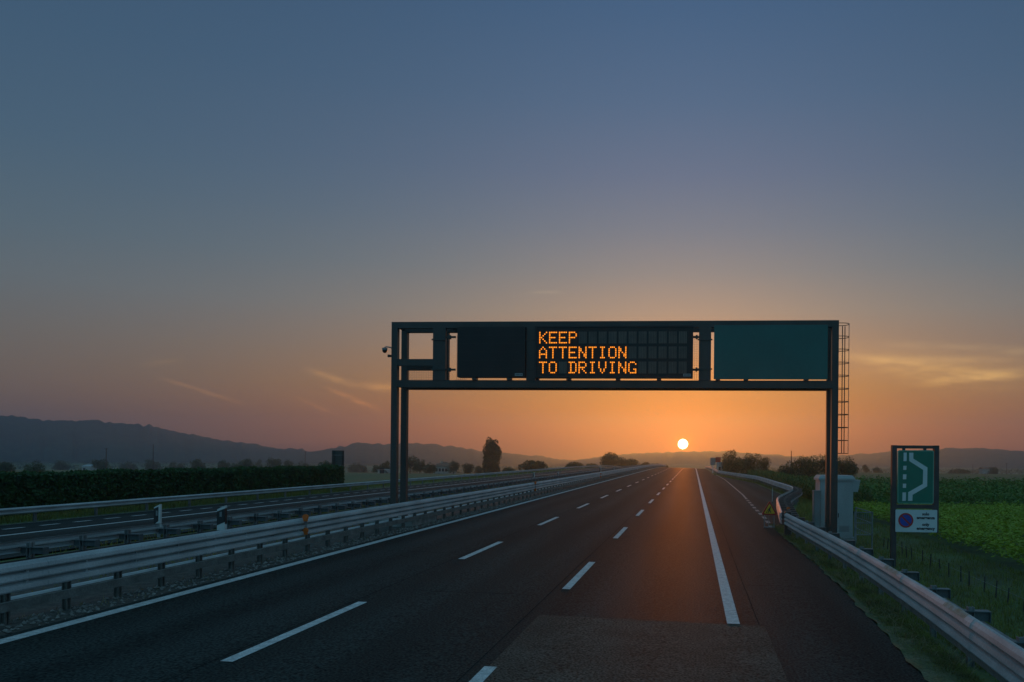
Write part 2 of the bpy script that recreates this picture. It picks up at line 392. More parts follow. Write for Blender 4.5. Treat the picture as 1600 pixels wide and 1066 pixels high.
def guardrail(name, label, path, side, prof, zbeam, spacing, post_off, lower=None, tie=None, s0=.5, post_w=.06, m=None, arm=True, arm_z=.36, rust=(), group='guard rails along the motorway', bolts=True, ledge=False, post_m='galv_dark'):
    m = m or M['galv']; P = smooth_path(path)
    gz = lambda x, y: float(ground(x, y))
    x0, y0 = P[0]; t = thing(name, label, 'guard rail', (x0, y0, gz(x0, y0)), group)
    dz = zbeam - gz(x0, y0)
    zf = lambda x, y: gz(x, y) + dz
    bm = extrude(P, side, prof, zf)
    L = plen(P); s = s0; posts = []; hp = prof[-1][1]
    while s < L - .2:
        x, y, tx, ty = path_at(P, s); posts.append((x, y, side * ty, -side * tx, tx, ty)); s += spacing
    def bar(b, x, y, nx, ny, tx, ty, u0, u1, w, z0, z1):
        vs = [(x + nx * u + tx * k, y + ny * u + ty * k, z) for z in (z0, z1) for u, k in ((u0, -w), (u1, -w), (u1, w), (u0, w))]
        b.add(vs, [(0, 3, 2, 1), (4, 5, 6, 7), (0, 1, 5, 4), (1, 2, 6, 5), (2, 3, 7, 6), (3, 0, 4, 7)])
    if bolts:
        rows = [w for w in ((.155, .325) if len(prof) > 12 else (.155,))]
        for (x, y, nx, ny, tx, ty) in posts:
            if y > 90: continue
            for w in rows: bar(bm, x, y, nx, ny, tx, ty, -.004, .050 if len(prof) > 12 else .022, .026, zf(x, y) + w - .018, zf(x, y) + w + .018)
    if bolts and len(prof) > 12:
        q = 1.1
        while q < min(L - .5, 85):
            seg = [path_at(P, q + .16 * k)[:2] for k in range(3)]
            jo = extrude(seg, side, [(u + .007, w) for u, w in prof], zf, 0, .004); k0 = len(bm.v); bm.v += jo.v; bm.f += [tuple(i_ + k0 for i_ in f_) for f_ in jo.f]
            q += 4.5
    bm.build('beam', m, t)
    for (sa, sb) in rust:
        seg = [path_at(P, sa + (sb - sa) * i / 6)[:2] for i in range(7)]
        cap = [(u + .004, w) for u, w in prof[-3:]]
        extrude(seg, side, cap, zf, 0, .003).build('rusty_edge', M['rust'], t, label='rust-stained stretch of the top edge')
    if lower:
        extrude(P, side, FLAT, lambda x, y: zf(x, y) + lower, -.10).build('lower_beam', M['post_steel'], t)
        if ledge: extrude(P, side, [(.03, -.205), (.0, -.170), (-.03, -.160)], zf, -.43).build('pale_strip', M['pale_steel'], t)  # stands for the sky-lit ledge: its brightness is put into the pale steel colour
    if tie:
        extrude(P, side, [(-.05, 0), (0, .0), (0, .08), (-.05, .08)], lambda x, y: zf(x, y) + tie[1], tie[0]).build('tie_bar', M['galv_dark'], t)
    far = MB()
    for i, (x, y, nx, ny, tx, ty) in enumerate(posts):
        z0 = gz(x, y) - .25; zb = zf(x, y); b = MB()
        bar(b, x, y, nx, ny, tx, ty, post_off - .10, post_off, .012, z0, zb + hp * .85)
        bar(b, x, y, nx, ny, tx, ty, post_off - .10, post_off - .09, post_w, z0, zb + hp * .85)
        bar(b, x, y, nx, ny, tx, ty, post_off - .01, post_off, post_w, z0, zb + hp * .85)
        if i < 95:
            po = b.build('post', M[post_m], t)
            if arm:
                a = MB(); bar(a, x, y, nx, ny, tx, ty, min(post_off - .16, (tie[0] if tie else 0) - .02), -.008, .09, zb + arm_z, zb + arm_z + .015)
                bar(a, x, y, nx, ny, tx, ty, min(post_off - .16, (tie[0] if tie else 0) - .02), -.008, .012, zb + arm_z - .16, zb + arm_z)
                bar(a, x, y, nx, ny, tx, ty, min(post_off - .17, (tie[0] if tie else 0) - .03), min(post_off - .16, (tie[0] if tie else 0) - .02), .09, zb + arm_z - .18, zb + arm_z + .015)
                a.build('spacer', M['spacer'], po)
        else:
            far.v, far.f = (lambda k: (far.v + b.v, far.f + [tuple(q + k for q in f) for f in b.f]))(len(far.v))
    if far.v:
        o = far.build('far_posts', M['galv_dark'], t); o['kind'] = 'stuff'
    return t, P, zf

straight = lambda x, ya, yb: [(x, ya), (x, yb)]
guardrail('guardrail', 'three-wave steel median barrier beside the left edge line, with a lower beam', straight(-11.3, 3, 335), 1, W3, .852, 1.33, -.30,
          lower=-.315, tie=(-.72, .02), s0=.4, arm_z=.34, post_w=.055, ledge=True, post_m='post_steel')
guardrail('guardrail', 'two-wave steel rail on the far side of the median, backing onto it', straight(-17.1, 8, 335), -1, W2, .64, 1.75, -.22,
          tie=(-.66, -.16), arm_z=.13, s0=.6, post_w=.08)
guardrail('guardrail', 'low two-wave rail along the outer edge of the opposite road, below the hedge', straight(-30.4, 22, 335), 1, W2, .385, 3.8, -.1, arm=False, s0=1.5)
guardrail('guardrail', 'near three-wave rail on the right verge, rust spots on its top edge',
          [(3.7, 2), (4.02, 8), (4.2, 12), (4.36, 17), (4.36, 24), (4.12, 30), (4.0, 34.6)], -1, W3, .37, 2.25, -.30, lower=-.18,
          tie=(-.62, .05), arm_z=.36, s0=.3, rust=((10.3, 11.6), (15.0, 16.2)))
guardrail('guardrail', 'curved three-wave rail swinging out around the lay-by beyond the triangular sign',
          [(3.86, 34.9), (4.4, 41), (5.2, 50), (6.5, 57), (8.1, 65), (8.9, 72), (9.0, 112), (6.8, 138), (5.0, 160), (4.8, 330)], -1, W3, .37, 1.5, -.34,
          tie=(-.70, .05), arm_z=.36, s0=.6)
# end terminal where the near rail stops
b = MB(); b.cbox(3.93, 4.2, 34.55, 34.75, -.2, .92, .03)
tag(b.build('rail_terminal', M['steel_paint']), 'dark upright end plate closing off the near verge rail', 'rail end')

# ------------------------------------------------------------------ sign gantry
GY = 33.0
gx = lambda px, py=550: at(px, py, GY)[0]
gz = lambda py, px=960: at(px, py, GY)[1]
zt = 8.87; zt2 = 8.60; zb1 = 6.40; zb = 6.09
xL0, xL1 = gx(611.5), gx(620.8); xR0, xR1 = gx(1300.2), gx(1310.6)
DY = 1.15
gan = thing('sign_gantry', 'grey steel portal gantry spanning the carriageway and carrying the signs', 'gantry', (0, GY, 0))
cw = .27
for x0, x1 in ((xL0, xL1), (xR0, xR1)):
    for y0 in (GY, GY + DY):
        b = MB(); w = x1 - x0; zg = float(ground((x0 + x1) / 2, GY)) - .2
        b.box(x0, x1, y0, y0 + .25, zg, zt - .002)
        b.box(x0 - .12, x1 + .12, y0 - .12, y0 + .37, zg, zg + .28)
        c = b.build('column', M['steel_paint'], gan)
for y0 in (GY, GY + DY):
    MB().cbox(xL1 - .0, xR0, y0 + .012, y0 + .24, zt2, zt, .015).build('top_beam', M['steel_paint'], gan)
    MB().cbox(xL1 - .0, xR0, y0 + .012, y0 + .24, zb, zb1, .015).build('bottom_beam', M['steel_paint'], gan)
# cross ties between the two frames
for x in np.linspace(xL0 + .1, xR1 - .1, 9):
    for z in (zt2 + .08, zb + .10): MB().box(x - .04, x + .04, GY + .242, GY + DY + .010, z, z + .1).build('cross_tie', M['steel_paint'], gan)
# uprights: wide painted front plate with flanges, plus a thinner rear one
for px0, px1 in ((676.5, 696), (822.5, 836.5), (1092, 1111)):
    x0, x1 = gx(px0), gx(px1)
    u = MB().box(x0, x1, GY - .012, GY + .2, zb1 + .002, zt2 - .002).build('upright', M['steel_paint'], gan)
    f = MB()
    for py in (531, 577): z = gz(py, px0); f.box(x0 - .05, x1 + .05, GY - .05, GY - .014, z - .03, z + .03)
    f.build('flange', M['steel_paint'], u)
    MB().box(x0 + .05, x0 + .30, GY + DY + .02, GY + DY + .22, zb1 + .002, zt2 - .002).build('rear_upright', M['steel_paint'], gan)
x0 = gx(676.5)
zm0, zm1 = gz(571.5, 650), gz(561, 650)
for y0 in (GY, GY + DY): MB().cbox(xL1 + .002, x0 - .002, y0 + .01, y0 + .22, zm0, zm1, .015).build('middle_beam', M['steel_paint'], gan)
# maintenance walkway with a mesh parapet behind the signs
wk = MB(); wk.box(xL1 + .02, xR0 - .02, GY + .45, GY + 1.10, zb1 - .02, zb1 + .02)
wk.build('walkway', M['galv_dark'], gan)
zp0, zp1 = zb1 + .06, gz(574, 650)
def mesh_grid(xa, xb, z0, z1, y, name='parapet_mesh'):
    b = MB(); nn = int((xb - xa) / .075)
    for i in range(nn + 1):
        x = xa + (xb - xa) * i / nn; b.box(x - .004, x + .004, y, y + .008, z0, z1)
    for i in range(int((z1 - z0) / .075) + 1):
        z = z0 + i * .075; b.box(xa, xb, y + .009, y + .015, z - .003, z + .003)
    return b.build(name, M['galv_dark'], gan)
mesh_grid(xL1 + .15, x0 - .08, zp0, zp1, GY + 1.05)
for z in (zp0, zp1): MB().box(xL1 + .02, x0, GY + 1.03, GY + 1.07, z - .03, z + .03).build('parapet_rail', M['steel_paint'], gan)
for pa, pb in ((706, 714), (1086, 1092)):
    mesh_grid(gx(pa) - .1, gx(pb) + .1, zp0, gz(517), GY + 1.05)
for px, sgn in ((700, 1), (1087, -1)):
    for py in (526, 577):
        z = gz(py, px); xx = gx(px)
        MB().box(xx - .12, xx + .30, GY + .05, GY + .14, z - .05, z + .03).box(xx + .0, xx + .08, GY + .02, GY + .20, z - .09, z + .07).build('clamp', M['steel_paint'], gan)
for px in (742, 796, 889, 966, 1030, 1122, 1166, 1260):
    x = gx(px); w = .09
    MB().box(x - w, x + w, GY - .10, GY + .20, zb1 + .002, gz(590 if px < 1100 else 592.5, px) - .004).build('panel_bracket', M['steel_paint'], gan)
# caged ladder on the outside of the right columns
lad = MB(); xc = gx(1322.5); zl0, zl1 = gz(709, 1322), gz(506, 1322)
for dx in (-.05, .05): lad.box(xc + dx - .016, xc + dx + .016, GY + .60, GY + .64, zl0, zl1)
lad = lad.build('ladder', M['steel_paint'], gan)
hz = np.linspace(gz(708.5, 1322), gz(503, 1322), 11)
xa, xb = xR1, gx(1331)
for z in hz:
    b = MB(); pts = []
    for k in range(13):
        a = math.pi * k / 12
        pts.append((xa + (xb - xa) * (math.sin(a) ** .6), GY + .62 - .36 * math.cos(a), z))
    b.tube(pts, .016, 6); b.build('hoop', M['steel_paint'], lad)
b = MB()
b.box(xb - .012, xb + .012, GY + .61, GY + .63, zl0, hz[-1])
b.build('cage_strip', M['galv_dark'], lad)
zg = float(ground(-12, GY))
MB().cbox(xL0 - .55, xL1 + 1.05, GY - .9, GY + DY + 1.0, zg - .3, zg + .32, .03).build('footing', M['concrete'], gan)

# camera dome hanging off the left column
cx, cz = at(599.5, 547, GY); cam_t = thing('traffic_camera', 'small dome camera on a bent arm beside the gantry column', 'camera', (xL0, GY, cz))
ax, az_ = at(611, 544, GY)
b = MB(); b.tube([(xL0 + .02, GY + .12, az_ - .02), (xL0 - .10, GY + .12, az_ + .05), (cx + .06, GY + .12, cz + .15), (cx, GY + .12, cz + .13), (cx, GY + .12, cz + .06)], .026, 8); b.build('arm', M['cabinet_dark'], cam_t)
b = MB(); b.ball((cx, GY + .12, cz), .105, .105, .115); dm = b.build('dome', M['black_plastic'], cam_t, smooth=True)
MB().tube([(cx, GY + .12, cz + .02), (cx, GY + .12, cz + .10)], .11, 14).build('housing', M['cabinet_dark'], cam_t)
sx, sz_ = at(607.5, 556, GY)
sp = thing('spotlight', 'tiny floodlight fixed below the dome camera', 'spotlight', (sx, GY, sz_))
b = MB(); b.prism([(sx - .07, sz_ - .05), (sx + .05, sz_ - .04), (sx + .05, sz_ + .05), (sx - .07, sz_ + .06)], GY + .04, GY + .16); b.build('housing', M['black_plastic'], sp)
MB().box(sx + .052, xL0 - .002, GY + .08, GY + .11, sz_ - .02, sz_ + .02).build('bracket', M['steel_paint'], sp)

# ------------------------------------------------------------------ message sign
FONT = {'K': '10001 10010 10100 11000 10100 10010 10001', 'E': '11111 10000 10000 11110 10000 10000 11111', 'P': '11110 10001 10001 11110 10000 10000 10000',
        'A': '00100 01010 10001 10001 11111 10001 10001', 'T': '11111 00100 00100 00100 00100 00100 00100', 'N': '10001 11001 11001 10101 10011 10011 10001',
        'I': '01110 00100 00100 00100 00100 00100 01110', 'O': '01110 10001 10001 10001 10001 10001 01110', 'D': '11110 01001 01001 01001 01001 01001 11110',
        'R': '11110 10001 10001 11110 10100 10010 10001', 'V': '10001 10001 10001 10001 01010 01010 00100', 'G': '01110 10001 10000 10000 10011 10001 01111'}
mx0, mx1 = gx(836.8), gx(1083); mz0, mz1 = gz(590.8), gz(510.3)
vms = thing('message_sign', 'black electronic message board with glowing amber words on the gantry', 'message sign', ((mx0 + mx1) / 2, GY, mz0))
MB().cbox(mx0, mx1, GY - .16, GY + .32, mz0, mz1, .02).build('housing', M['black_panel'], vms)
rim = MB(); w = .05
rim.box(mx0, mx1, GY - .19, GY - .162, mz1 - w, mz1).box(mx0, mx1, GY - .19, GY - .162, mz0, mz0 + w)
rim.box(mx0, mx0 + w, GY - .19, GY - .162, mz0 + w, mz1 - w).box(mx1 - w, mx1, GY - .19, GY - .162, mz0 + w, mz1 - w)
rim.build('rim', M['black_plastic'], vms)
lines = ['KEEP', 'ATTENTION', 'TO DRIVING']
pitch = gx(1061) - gx(844); pitch = pitch / 14.0
cwid = gx(854.9) - gx(844.6); rowz = [(520.3, 536.5), (543.6, 559.8), (567, 583.2)]
x00 = gx(844.6)
def disc(b, x, z, r, y, d=.012, n=8):
    b.prism([(x + r * math.cos(2 * math.pi * (k + .5) / n), z + r * math.sin(2 * math.pi * (k + .5) / n)) for k in range(n)], y - d, y)
for li, txt in enumerate(lines):
    zt_, zb_ = gz(rowz[li][0]), gz(rowz[li][1])
    for c in range(15):
        xa = x00 + c * pitch; ch = txt[c] if c < len(txt) else ' '
        if ch != ' ':
            b = MB()
            for r, row in enumerate(FONT[ch].split()):
                for k, bit in enumerate(row):
                    if bit == '1': disc(b, xa + cwid * (k + .0) / 4.0, zt_ - (zt_ - zb_) * r / 6.0, .028, GY - .171)
            b.build('lit_letter', M['led'], vms, label='lit amber letter ' + ch)
        else:
            unl = MB()
            for k in range(5):
                x = xa - .03 + (cwid + .06) * k / 5.0; unl.box(x + .006, x + .0605, GY - .167, GY - .1605, zb_ - .03, zt_ + .03)
            unl.build('unlit_cell', M['cell'], vms)
def maker_plate(parent, px0, px1, py, y):
    x0, x1 = gx(px0), gx(px1); z = gz(py, px0)
    pl = MB().box(x0, x1, y - .01, y, z - .055, z + .055).build('small_plate', M['alu'], parent)
    b = MB()
    for k in range(5): xx = x0 + (x1 - x0) * (.12 + .17 * k); b.box(xx, xx + .03, y - .016, y - .0105, z - .03, z + .03)
    b.build('mark', M['black_plastic'], pl)
maker_plate(vms, 1068, 1080, 587, GY - .192)
px0, px1 = gx(716), gx(822)
bl = thing('blank_display', 'plain black display panel left of the lit message board', 'display', ((px0 + px1) / 2, GY, mz0))
MB().cbox(px0, px1 - .01, GY - .14, GY + .30, gz(590, 770), gz(511.5, 770), .02).build('housing', M['black_panel'], bl)
b = MB()
for k in range(1, 6): z = gz(590, 770) + (gz(511.5, 770) - gz(590, 770)) * k / 6; b.box(px0 + .06, px1 - .07, GY - .1445, GY - .1405, z - .006, z + .006)
b.build('seam', M['black_plastic'], bl)
maker_plate(bl, 806, 818, 586, GY - .142)
px0, px1 = gx(1115.5), gx(1293)
gp = thing('green_panel', 'blank teal-green sign board at the right end of the gantry', 'sign board', ((px0 + px1) / 2, GY, gz(593, 1200)))
MB().cbox(px0, px1, GY - .06, GY - .03, gz(593.2, 1200), gz(508.3, 1200), .03).build('face', M['teal'], gp)
b = MB()
for k in range(4): z = gz(593, 1200) + .25 + .55 * k; b.box(px0 + .05, px1 - .05, GY - .028, GY + .008, z - .03, z + .03)
b.build('back_rail', M['alu'], gp)

# ------------------------------------------------------------------ lay-by sign on the right
LY = 30.0
X = lambda px, py=780: at(px, py, LY)[0]
Z = lambda py, px=1430: at(px, py, LY)[1]
ls = thing('layby_sign', 'tall framed green sign with a white lay-by diagram and a no-parking panel below', 'road sign', (X(1398), LY, float(ground(X(1398), LY))))
sx0, sx1 = X(1393.5), X(1401); sr0, sr1 = X(1459.5), X(1467)
MB().box(sx0, sx1, LY, LY + .22, float(ground(X(1398), LY)) - .3, Z(696)).build('post', M['frame'], ls)
MB().box(sr0, sr1, LY, LY + .22, Z(832), Z(696)).build('post', M['frame'], ls)
MB().box(sx1, sr0, LY + .003, LY + .217, Z(701), Z(696.2)).build('crossbar', M['frame'], ls)
MB().box(sx1, sr0, LY + .003, LY + .217, Z(795), Z(789)).build('crossbar', M['frame'], ls)
for px in (1412, 1445): MB().box(X(px) - .05, X(px) + .05, LY + .02, LY + .1, Z(703.8), Z(701) - .002).build('hanger', M['frame'], ls)
def rrect(x0, x1, z0, z1, r):
    out = []
    for cx_, cz_, a0 in ((x1 - r, z0 + r, -90), (x1 - r, z1 - r, 0), (x0 + r, z1 - r, 90), (x0 + r, z0 + r, 180)):
        for k in range(5): a = RAD(a0 + 22.5 * k); out.append((cx_ + r * math.cos(a), cz_ + r * math.sin(a)))
    return out
gxa, gxb, gza, gzb = X(1401.8), X(1458.2), Z(787), Z(703.8)
face = MB().prism(rrect(gxa, gxb, gza, gzb, .06), LY - .05, LY - .02).build('green_face', M['white_sign'], ls)
face.data.materials[0] = mat('pale_sign_border', (.10, .33, .26), rough=.45, var=.06)
MB().prism(rrect(gxa + .035, gxb - .035, gza + .035, gzb - .035, .05), LY - .056, LY - .0505).build('green_field', M['green_sign'], face)
T7 = lambda x, y: (X(1380 + x / 5.923, 680 + y / 5.923), Z(680 + y / 5.923, 1380 + x / 5.923))
for y0, y1, x0, x1 in ((162, 241, 185, 213), (284, 322, 182, 211), (363, 409, 179, 210), (449, 488, 178, 208), (530, 608, 174, 206)):
    MB().prism([T7(x0 + 1, y0), T7(x1 + 1, y0), T7(x1 - 1, y1), T7(x0 - 1, y1)], LY - .062, LY - .0565).build('dash_symbol', M['white_sign'], face)
def band(pa, pb):
    b = MB()
    for i in range(len(pa) - 1): b.prism([T7(*pa[i]), T7(*pb[i]), T7(*pb[i + 1]), T7(*pa[i + 1])], LY - .062, LY - .0565)
    return b
band([(237, 163), (237, 240), (366, 322), (362, 452), (228, 528), (226, 608)], [(275, 163), (275, 218), (405, 300), (402, 474), (268, 552), (266, 608)]).build('lane_symbol', M['white_sign'], face)
wxa, wxb, wza, wzb = X(1399), X(1464), Z(831.5), Z(796.5)
wp = MB().prism(rrect(wxa, wxb, wza, wzb, .03), LY - .05, LY - .02).build('white_panel', M['white_sign'], ls)
ccx, ccz = X(1415), Z(813.2); rr = (X(1426.8) - X(1403.2)) / 2
def ring(b, cx_, cz_, r0, r1, y0, y1, n=36):
    for k in range(n):
        a, c = 2 * math.pi * k / n, 2 * math.pi * (k + 1) / n
        b.prism([(cx_ + r0 * math.cos(a), cz_ + r0 * math.sin(a)), (cx_ + r1 * math.cos(a), cz_ + r1 * math.sin(a)), (cx_ + r1 * math.cos(c), cz_ + r1 * math.sin(c)), (cx_ + r0 * math.cos(c), cz_ + r0 * math.sin(c))], y0, y1)
    return b
b = MB(); disc(b, ccx, ccz, rr * .80, LY - .0505, .004, 36); b.build('blue_disc', M['blue'], wp)
b = ring(MB(), ccx, ccz, rr * .78, rr, LY - .058, LY - .0505)
d = rr * .11; q = rr * .80 * .7071
b.prism([(ccx - q - d * .7, ccz + q - d * .7), (ccx - q + d * .7, ccz + q + d * .7), (ccx + q + d * .7, ccz - q + d * .7), (ccx + q - d * .7, ccz - q - d * .7)], LY - .0572, LY - .0548)
b.build('red_ring', M['red'], wp)

def text(txt, x, y, z, size, material, parent, name='lettering', bold=.006):
    cu = bpy.data.curves.new('tmp', 'FONT'); cu.body = txt; cu.size = size; cu.align_x = 'CENTER'; cu.extrude = .002; cu.offset = bold; cu.resolution_u = 2
    o = bpy.data.objects.new('tmp', cu); COL.objects.link(o)
    dg = bpy.context.evaluated_depsgraph_get(); me = bpy.data.meshes.new_from_object(o.evaluated_get(dg)); bpy.data.objects.remove(o)
    base = WL[parent.name]
    me.transform(__import__('mathutils').Matrix.Rotation(RAD(90), 4, 'X')); me.transform(__import__('mathutils').Matrix.Translation(Vector((x, y, z)) - base))
    me.materials.clear(); me.materials.append(material); me.name = name
    ob = bpy.data.objects.new(name, me); COL.objects.link(ob); ob.parent = parent; WL[ob.name] = base
    return ob
tx = X(1446)
for t_, py in (('solo', 805), ('emergenza', 810.8), ('only', 821.3), ('emergency', 827.5)):
    text(t_, tx, LY - .0535, Z(py), .148, M['letter_black'], wp)

# ------------------------------------------------------------------ roadworks triangle
TY = 38.0
tx0, _ = at(1189.5, 804.5, TY); tx1, _ = at(1215, 804.5, TY); _, tz0 = at(1202, 804.8, TY); _, tz1 = at(1203, 782.5, TY); tcx = (tx0 + tx1) / 2
tg = float(road(tcx, TY))
tr = thing('warning_triangle', 'yellow triangular roadworks sign with red border standing at the lay-by entrance', 'warning sign', (tcx, TY, tg))
def tri(s, y0, y1, b=None):
    b = b or MB(); cz_ = tz0 + (tz1 - tz0) / 3; P = [(tx0, tz0), (tx1, tz0), (tcx, tz1)]; P = [(tcx + (x - tcx) * s, cz_ + (z - cz_) * s) for x, z in P]
    out = []
    for i in range(3):
        a, p, c = P[i - 1], P[i], P[(i + 1) % 3]
        for q in (a, c): out.append((p[0] + (q[0] - p[0]) * .07, p[1] + (q[1] - p[1]) * .07)) if True else 0
    return b.prism(out, y0, y1)
pl = tri(1.0, TY - .03, TY).build('border', M['red'], tr)
tri(.70, TY - .036, TY - .0305).build('face', M['yellow'], pl)
u = (tx1 - tx0) / 100; w0 = tz0 + .05
PT = lambda x, z: (tx0 + u * x, tz0 + u * z)
b = MB()
for poly in ([(40, 14), (46, 14), (50, 27), (47, 30), (44, 27)], [(50, 26), (56, 14), (61, 14), (55, 31), (49, 32)], [(45, 27), (54, 30), (57, 43), (50, 46), (45, 38)], [(50, 44), (40, 33), (42, 30), (53, 40)]):
    b.prism([PT(*p) for p in poly], TY - .041, TY - .0365)
disc(b, *PT(55, 49), u * 4.5, TY - .0365, .0045, 12)
b.prism([PT(27, 13), PT(38, 13), PT(33, 23)], TY - .041, TY - .0365)
b.prism([PT(33, 24), PT(36, 22), PT(50, 38), PT(48, 40)], TY - .0412, TY - .0366)
b.build('worker_symbol', M['letter_black'], pl)
for sx in (-.22, .22): MB().tube([(tcx + sx, TY + .02, tz0 + .10), (tcx + sx, TY + .02, tg + .012)], .016, 8).build('leg', M['galv'], tr)
MB().tube([(tcx, TY + .02, tz1 - .25), (tcx, TY + .42, tg + .012)], .014, 8).build('stay', M['galv'], tr)
MB().box(tcx - .26, tcx + .26, TY - .02, TY + .09, tg + .013, tg + .07).build('ballast', M['galv_dark'], tr)

# ------------------------------------------------------------------ equipment cabinets by the right column
KY = 38.5
K = lambda px, py: at(px, py, KY)
kx0, kx1 = K(1281, 790)[0], K(1333, 790)[0]; kz1 = K(1300, 751)[1]; kg = float(ground((kx0 + kx1) / 2, KY))
kb = thing('control_cabinet', 'tall pale cabinet with a flared roof behind the right gantry column', 'cabinet', ((kx0 + kx1) / 2, KY, kg))
MB().box(kx0 - .12, kx1 + .12, KY - .12, KY + 1.5, kg - .3, kg + .10).build('plinth', M['concrete'], kb)
MB().box(kx0, kx1, KY, KY + 1.4, kg + .102, kz1).build('body', M['cabinet'], kb)
zr = K(1300, 743)[1]
b = MB(); o1 = .075
vs = [(kx0 - o1, KY - o1, kz1 + .002), (kx1 + o1, KY - o1, kz1 + .002), (kx1 + o1, KY + 1.4 + o1, kz1 + .002), (kx0 - o1, KY + 1.4 + o1, kz1 + .002)]
vs += [(x, y, z + .10) for x, y, z in vs]; cx_, cy_ = (kx0 + kx1) / 2, KY + .7
vs += [(cx_ + (x - cx_) * .88, cy_ + (y - cy_) * .88, zr) for x, y, z in vs[:4]]
b.add(vs, [(3, 2, 1, 0), (0, 1, 5, 4), (1, 2, 6, 5), (2, 3, 7, 6), (3, 0, 4, 7), (4, 5, 9, 8), (5, 6, 10, 9), (6, 7, 11, 10), (7, 4, 8, 11), (8, 9, 10, 11)])
b.build('roof', M['cabinet'], kb)
xm = (kx0 + kx1) / 2
for xa, xb in ((kx0 + .05, xm - .012), (xm + .012, kx1 - .05)):
    dr = MB().cbox(xa, xb, KY - .022, KY - .001, kg + .18, kz1 - .10, .01).build('door', M['cabinet'], kb)
    hx = xm - .10 if xa < xm - .3 else xm + .07
    MB().box(hx, hx + .035, KY - .05, KY - .023, kg + 1.05, kg + 1.25).build('handle', M['black_plastic'], dr)
    lv = MB()
    for k in range(6): lv.box(xa + .12, xb - .12, KY - .030, KY - .0225, kg + .38 + .05 * k, kg + .405 + .05 * k)
    lv.build('vent', M['cabinet_dark'], dr)
hx0, hx1 = kx1, K(1346, 760)[0]; ha, hb = K(1340, 769)[1], K(1340, 750.5)[1]
MB().prism([(hx0 + .001, ha), (hx0 + .26, ha), (hx1, hb), (hx0 + .001, hb)], KY + .2, KY + .9).build('side_hood', M['cabinet'], kb)
sx0_, sx1_ = K(1270, 790)[0], K(1281, 790)[0]
sb = thing('meter_box', 'narrow grey cabinet standing against the left face of the pale cabinet', 'cabinet', ((sx0_ + sx1_) / 2, KY - .3, kg))
zz = K(1275, 768)[1]
MB().cbox(sx0_, sx1_ - .01, KY - .32, KY + .15, kg - .1, zz, .01).build('body', M['cabinet_dark'], sb)
MB().box(sx0_ - .02, sx1_ + .01, KY - .35, KY + .16, zz + .001, zz + .05).build('lid', M['cabinet_dark'], sb)
MB().box(sx0_ + .03, sx1_ - .05, KY - .335, KY - .3205, kg + .5, zz - .1).build('door', M['cabinet_dark'], sb)

# ------------------------------------------------------------------ galvanised railing beside the cabinets
RYY = 34.5
rp = lambda px, py: at(px, py, RYY)
ra, rz1 = rp(1336, 799)[0], rp(1360, 800)[1]; rb = rp(1363, 799)[0]; rg = float(ground((ra + rb) / 2, RYY))
rl = thing('safety_railing', 'galvanised tubular railing with thin bars between cabinet and lay-by sign', 'railing', (rb, RYY, rg))
RB = RYY + 3.4
cor = [(ra, RYY, ra, RYY), (rb, RYY, rb, RYY), (rb, RB, rb, RB)]
for x, y in ((ra, RYY), (rb, RYY), (rb, RB)):
    MB().tube([(x, y, float(ground(x, y)) - .1), (x, y, rz1)], .035, 8).build('post', M['galv_dark'], rl)
for z in (rz1, rz1 - .45, rz1 - .95):
    MB().tube([(ra + .036, RYY, z - .03), (rb - .036, RYY, z - .03)], .022, 8).build('rail', M['galv_dark'], rl)
    MB().tube([(rb, RYY + .036, z - .03), (rb, RB - .036, z - .03)], .022, 8).build('rail', M['galv_dark'], rl)
b = MB()
for k in range(1, 9):
    x = ra + (rb - ra) * k / 9; b.tube([(x, RYY, rz1 - .96), (x, RYY, rz1 - .05)], .008, 5)
b.build('bars', M['galv_dark'], rl)

# ------------------------------------------------------------------ rail-mounted markers
def delineator(x, y, z, h, label, face=-1, w=.10, bw=.52):
    t = thing('delineator', label, 'delineator', (x, y, z), 'black and white marker posts on the rails')
    b = MB(); b.prism([(x - w, z), (x + w, z), (x + w, z + h), (x - w, z + h - .10)], y, y + .09); bo = b.build('body', M['white_plastic'], t)
    b = MB(); b.prism([(x - w - .004, z + h * .20), (x + w * bw, z + h * .34), (x + w * bw, z + h - .075), (x - w - .004, z + h - .15)], y - .006, y - .0005)
    b.box(x - w - .005, x - w - .0005, y + .002, y + .088, z + h * .20, z + h - .15)
    if bw > 1: b.box(x + w + .0005, x + w + .005, y + .002, y + .088, z + h * .26, z + h - .07)
    b.build('black_band', M['black_plastic'], t)
    MB().box(x - .03, x + .03, y - .011, y - .0065, z + h * .55, z + h * .75).build('reflector', M['cabinet_dark'], t)
    MB().box(x - .05, x + .05, y + .092, y + .11, z - .25, z + .12).build('bracket', M['galv'], t)
    return t
def atx(px, X_):
    return X_ / math.tan(math.atan2(px - PX0, FPX) - YAW)
def zpx(px, py, Y): return at(px, py, Y)[1]
for px, X_, pyt, pyb, lab in ((246, -17.2, 788, 828, 'white-edged marker post with a slanted top on the far median rail, nearest one'),
                              (346, -11.62, 790, 829, 'dark marker post with a pale slanted cap behind the near median barrier'),
                              (834, -17.2, 738, 748.5, 'small black marker post with white edge on the far median rail, beyond the gantry'),
                              (872, -17.2, 737, 745.5, 'tiny dark marker post on the far median rail, below the round bushes'),
                              (938, -11.62, 729, 741, 'tiny black marker post on the median barrier below the tall far trees'),
                              (958.5, -11.62, 729, 738.5, 'tiny black marker post on the median barrier, second before the crest'),
                              (996, -11.62, 726, 733.5, 'tiny black marker post on the median barrier, last before the crest')):
    Yv = atx(px, X_); za, zc_ = zpx(px, pyb, Yv), zpx(px, pyt, Yv)
    delineator(X_, Yv, za, zc_ - za, lab, bw=1.02 if px == 346 else .52)
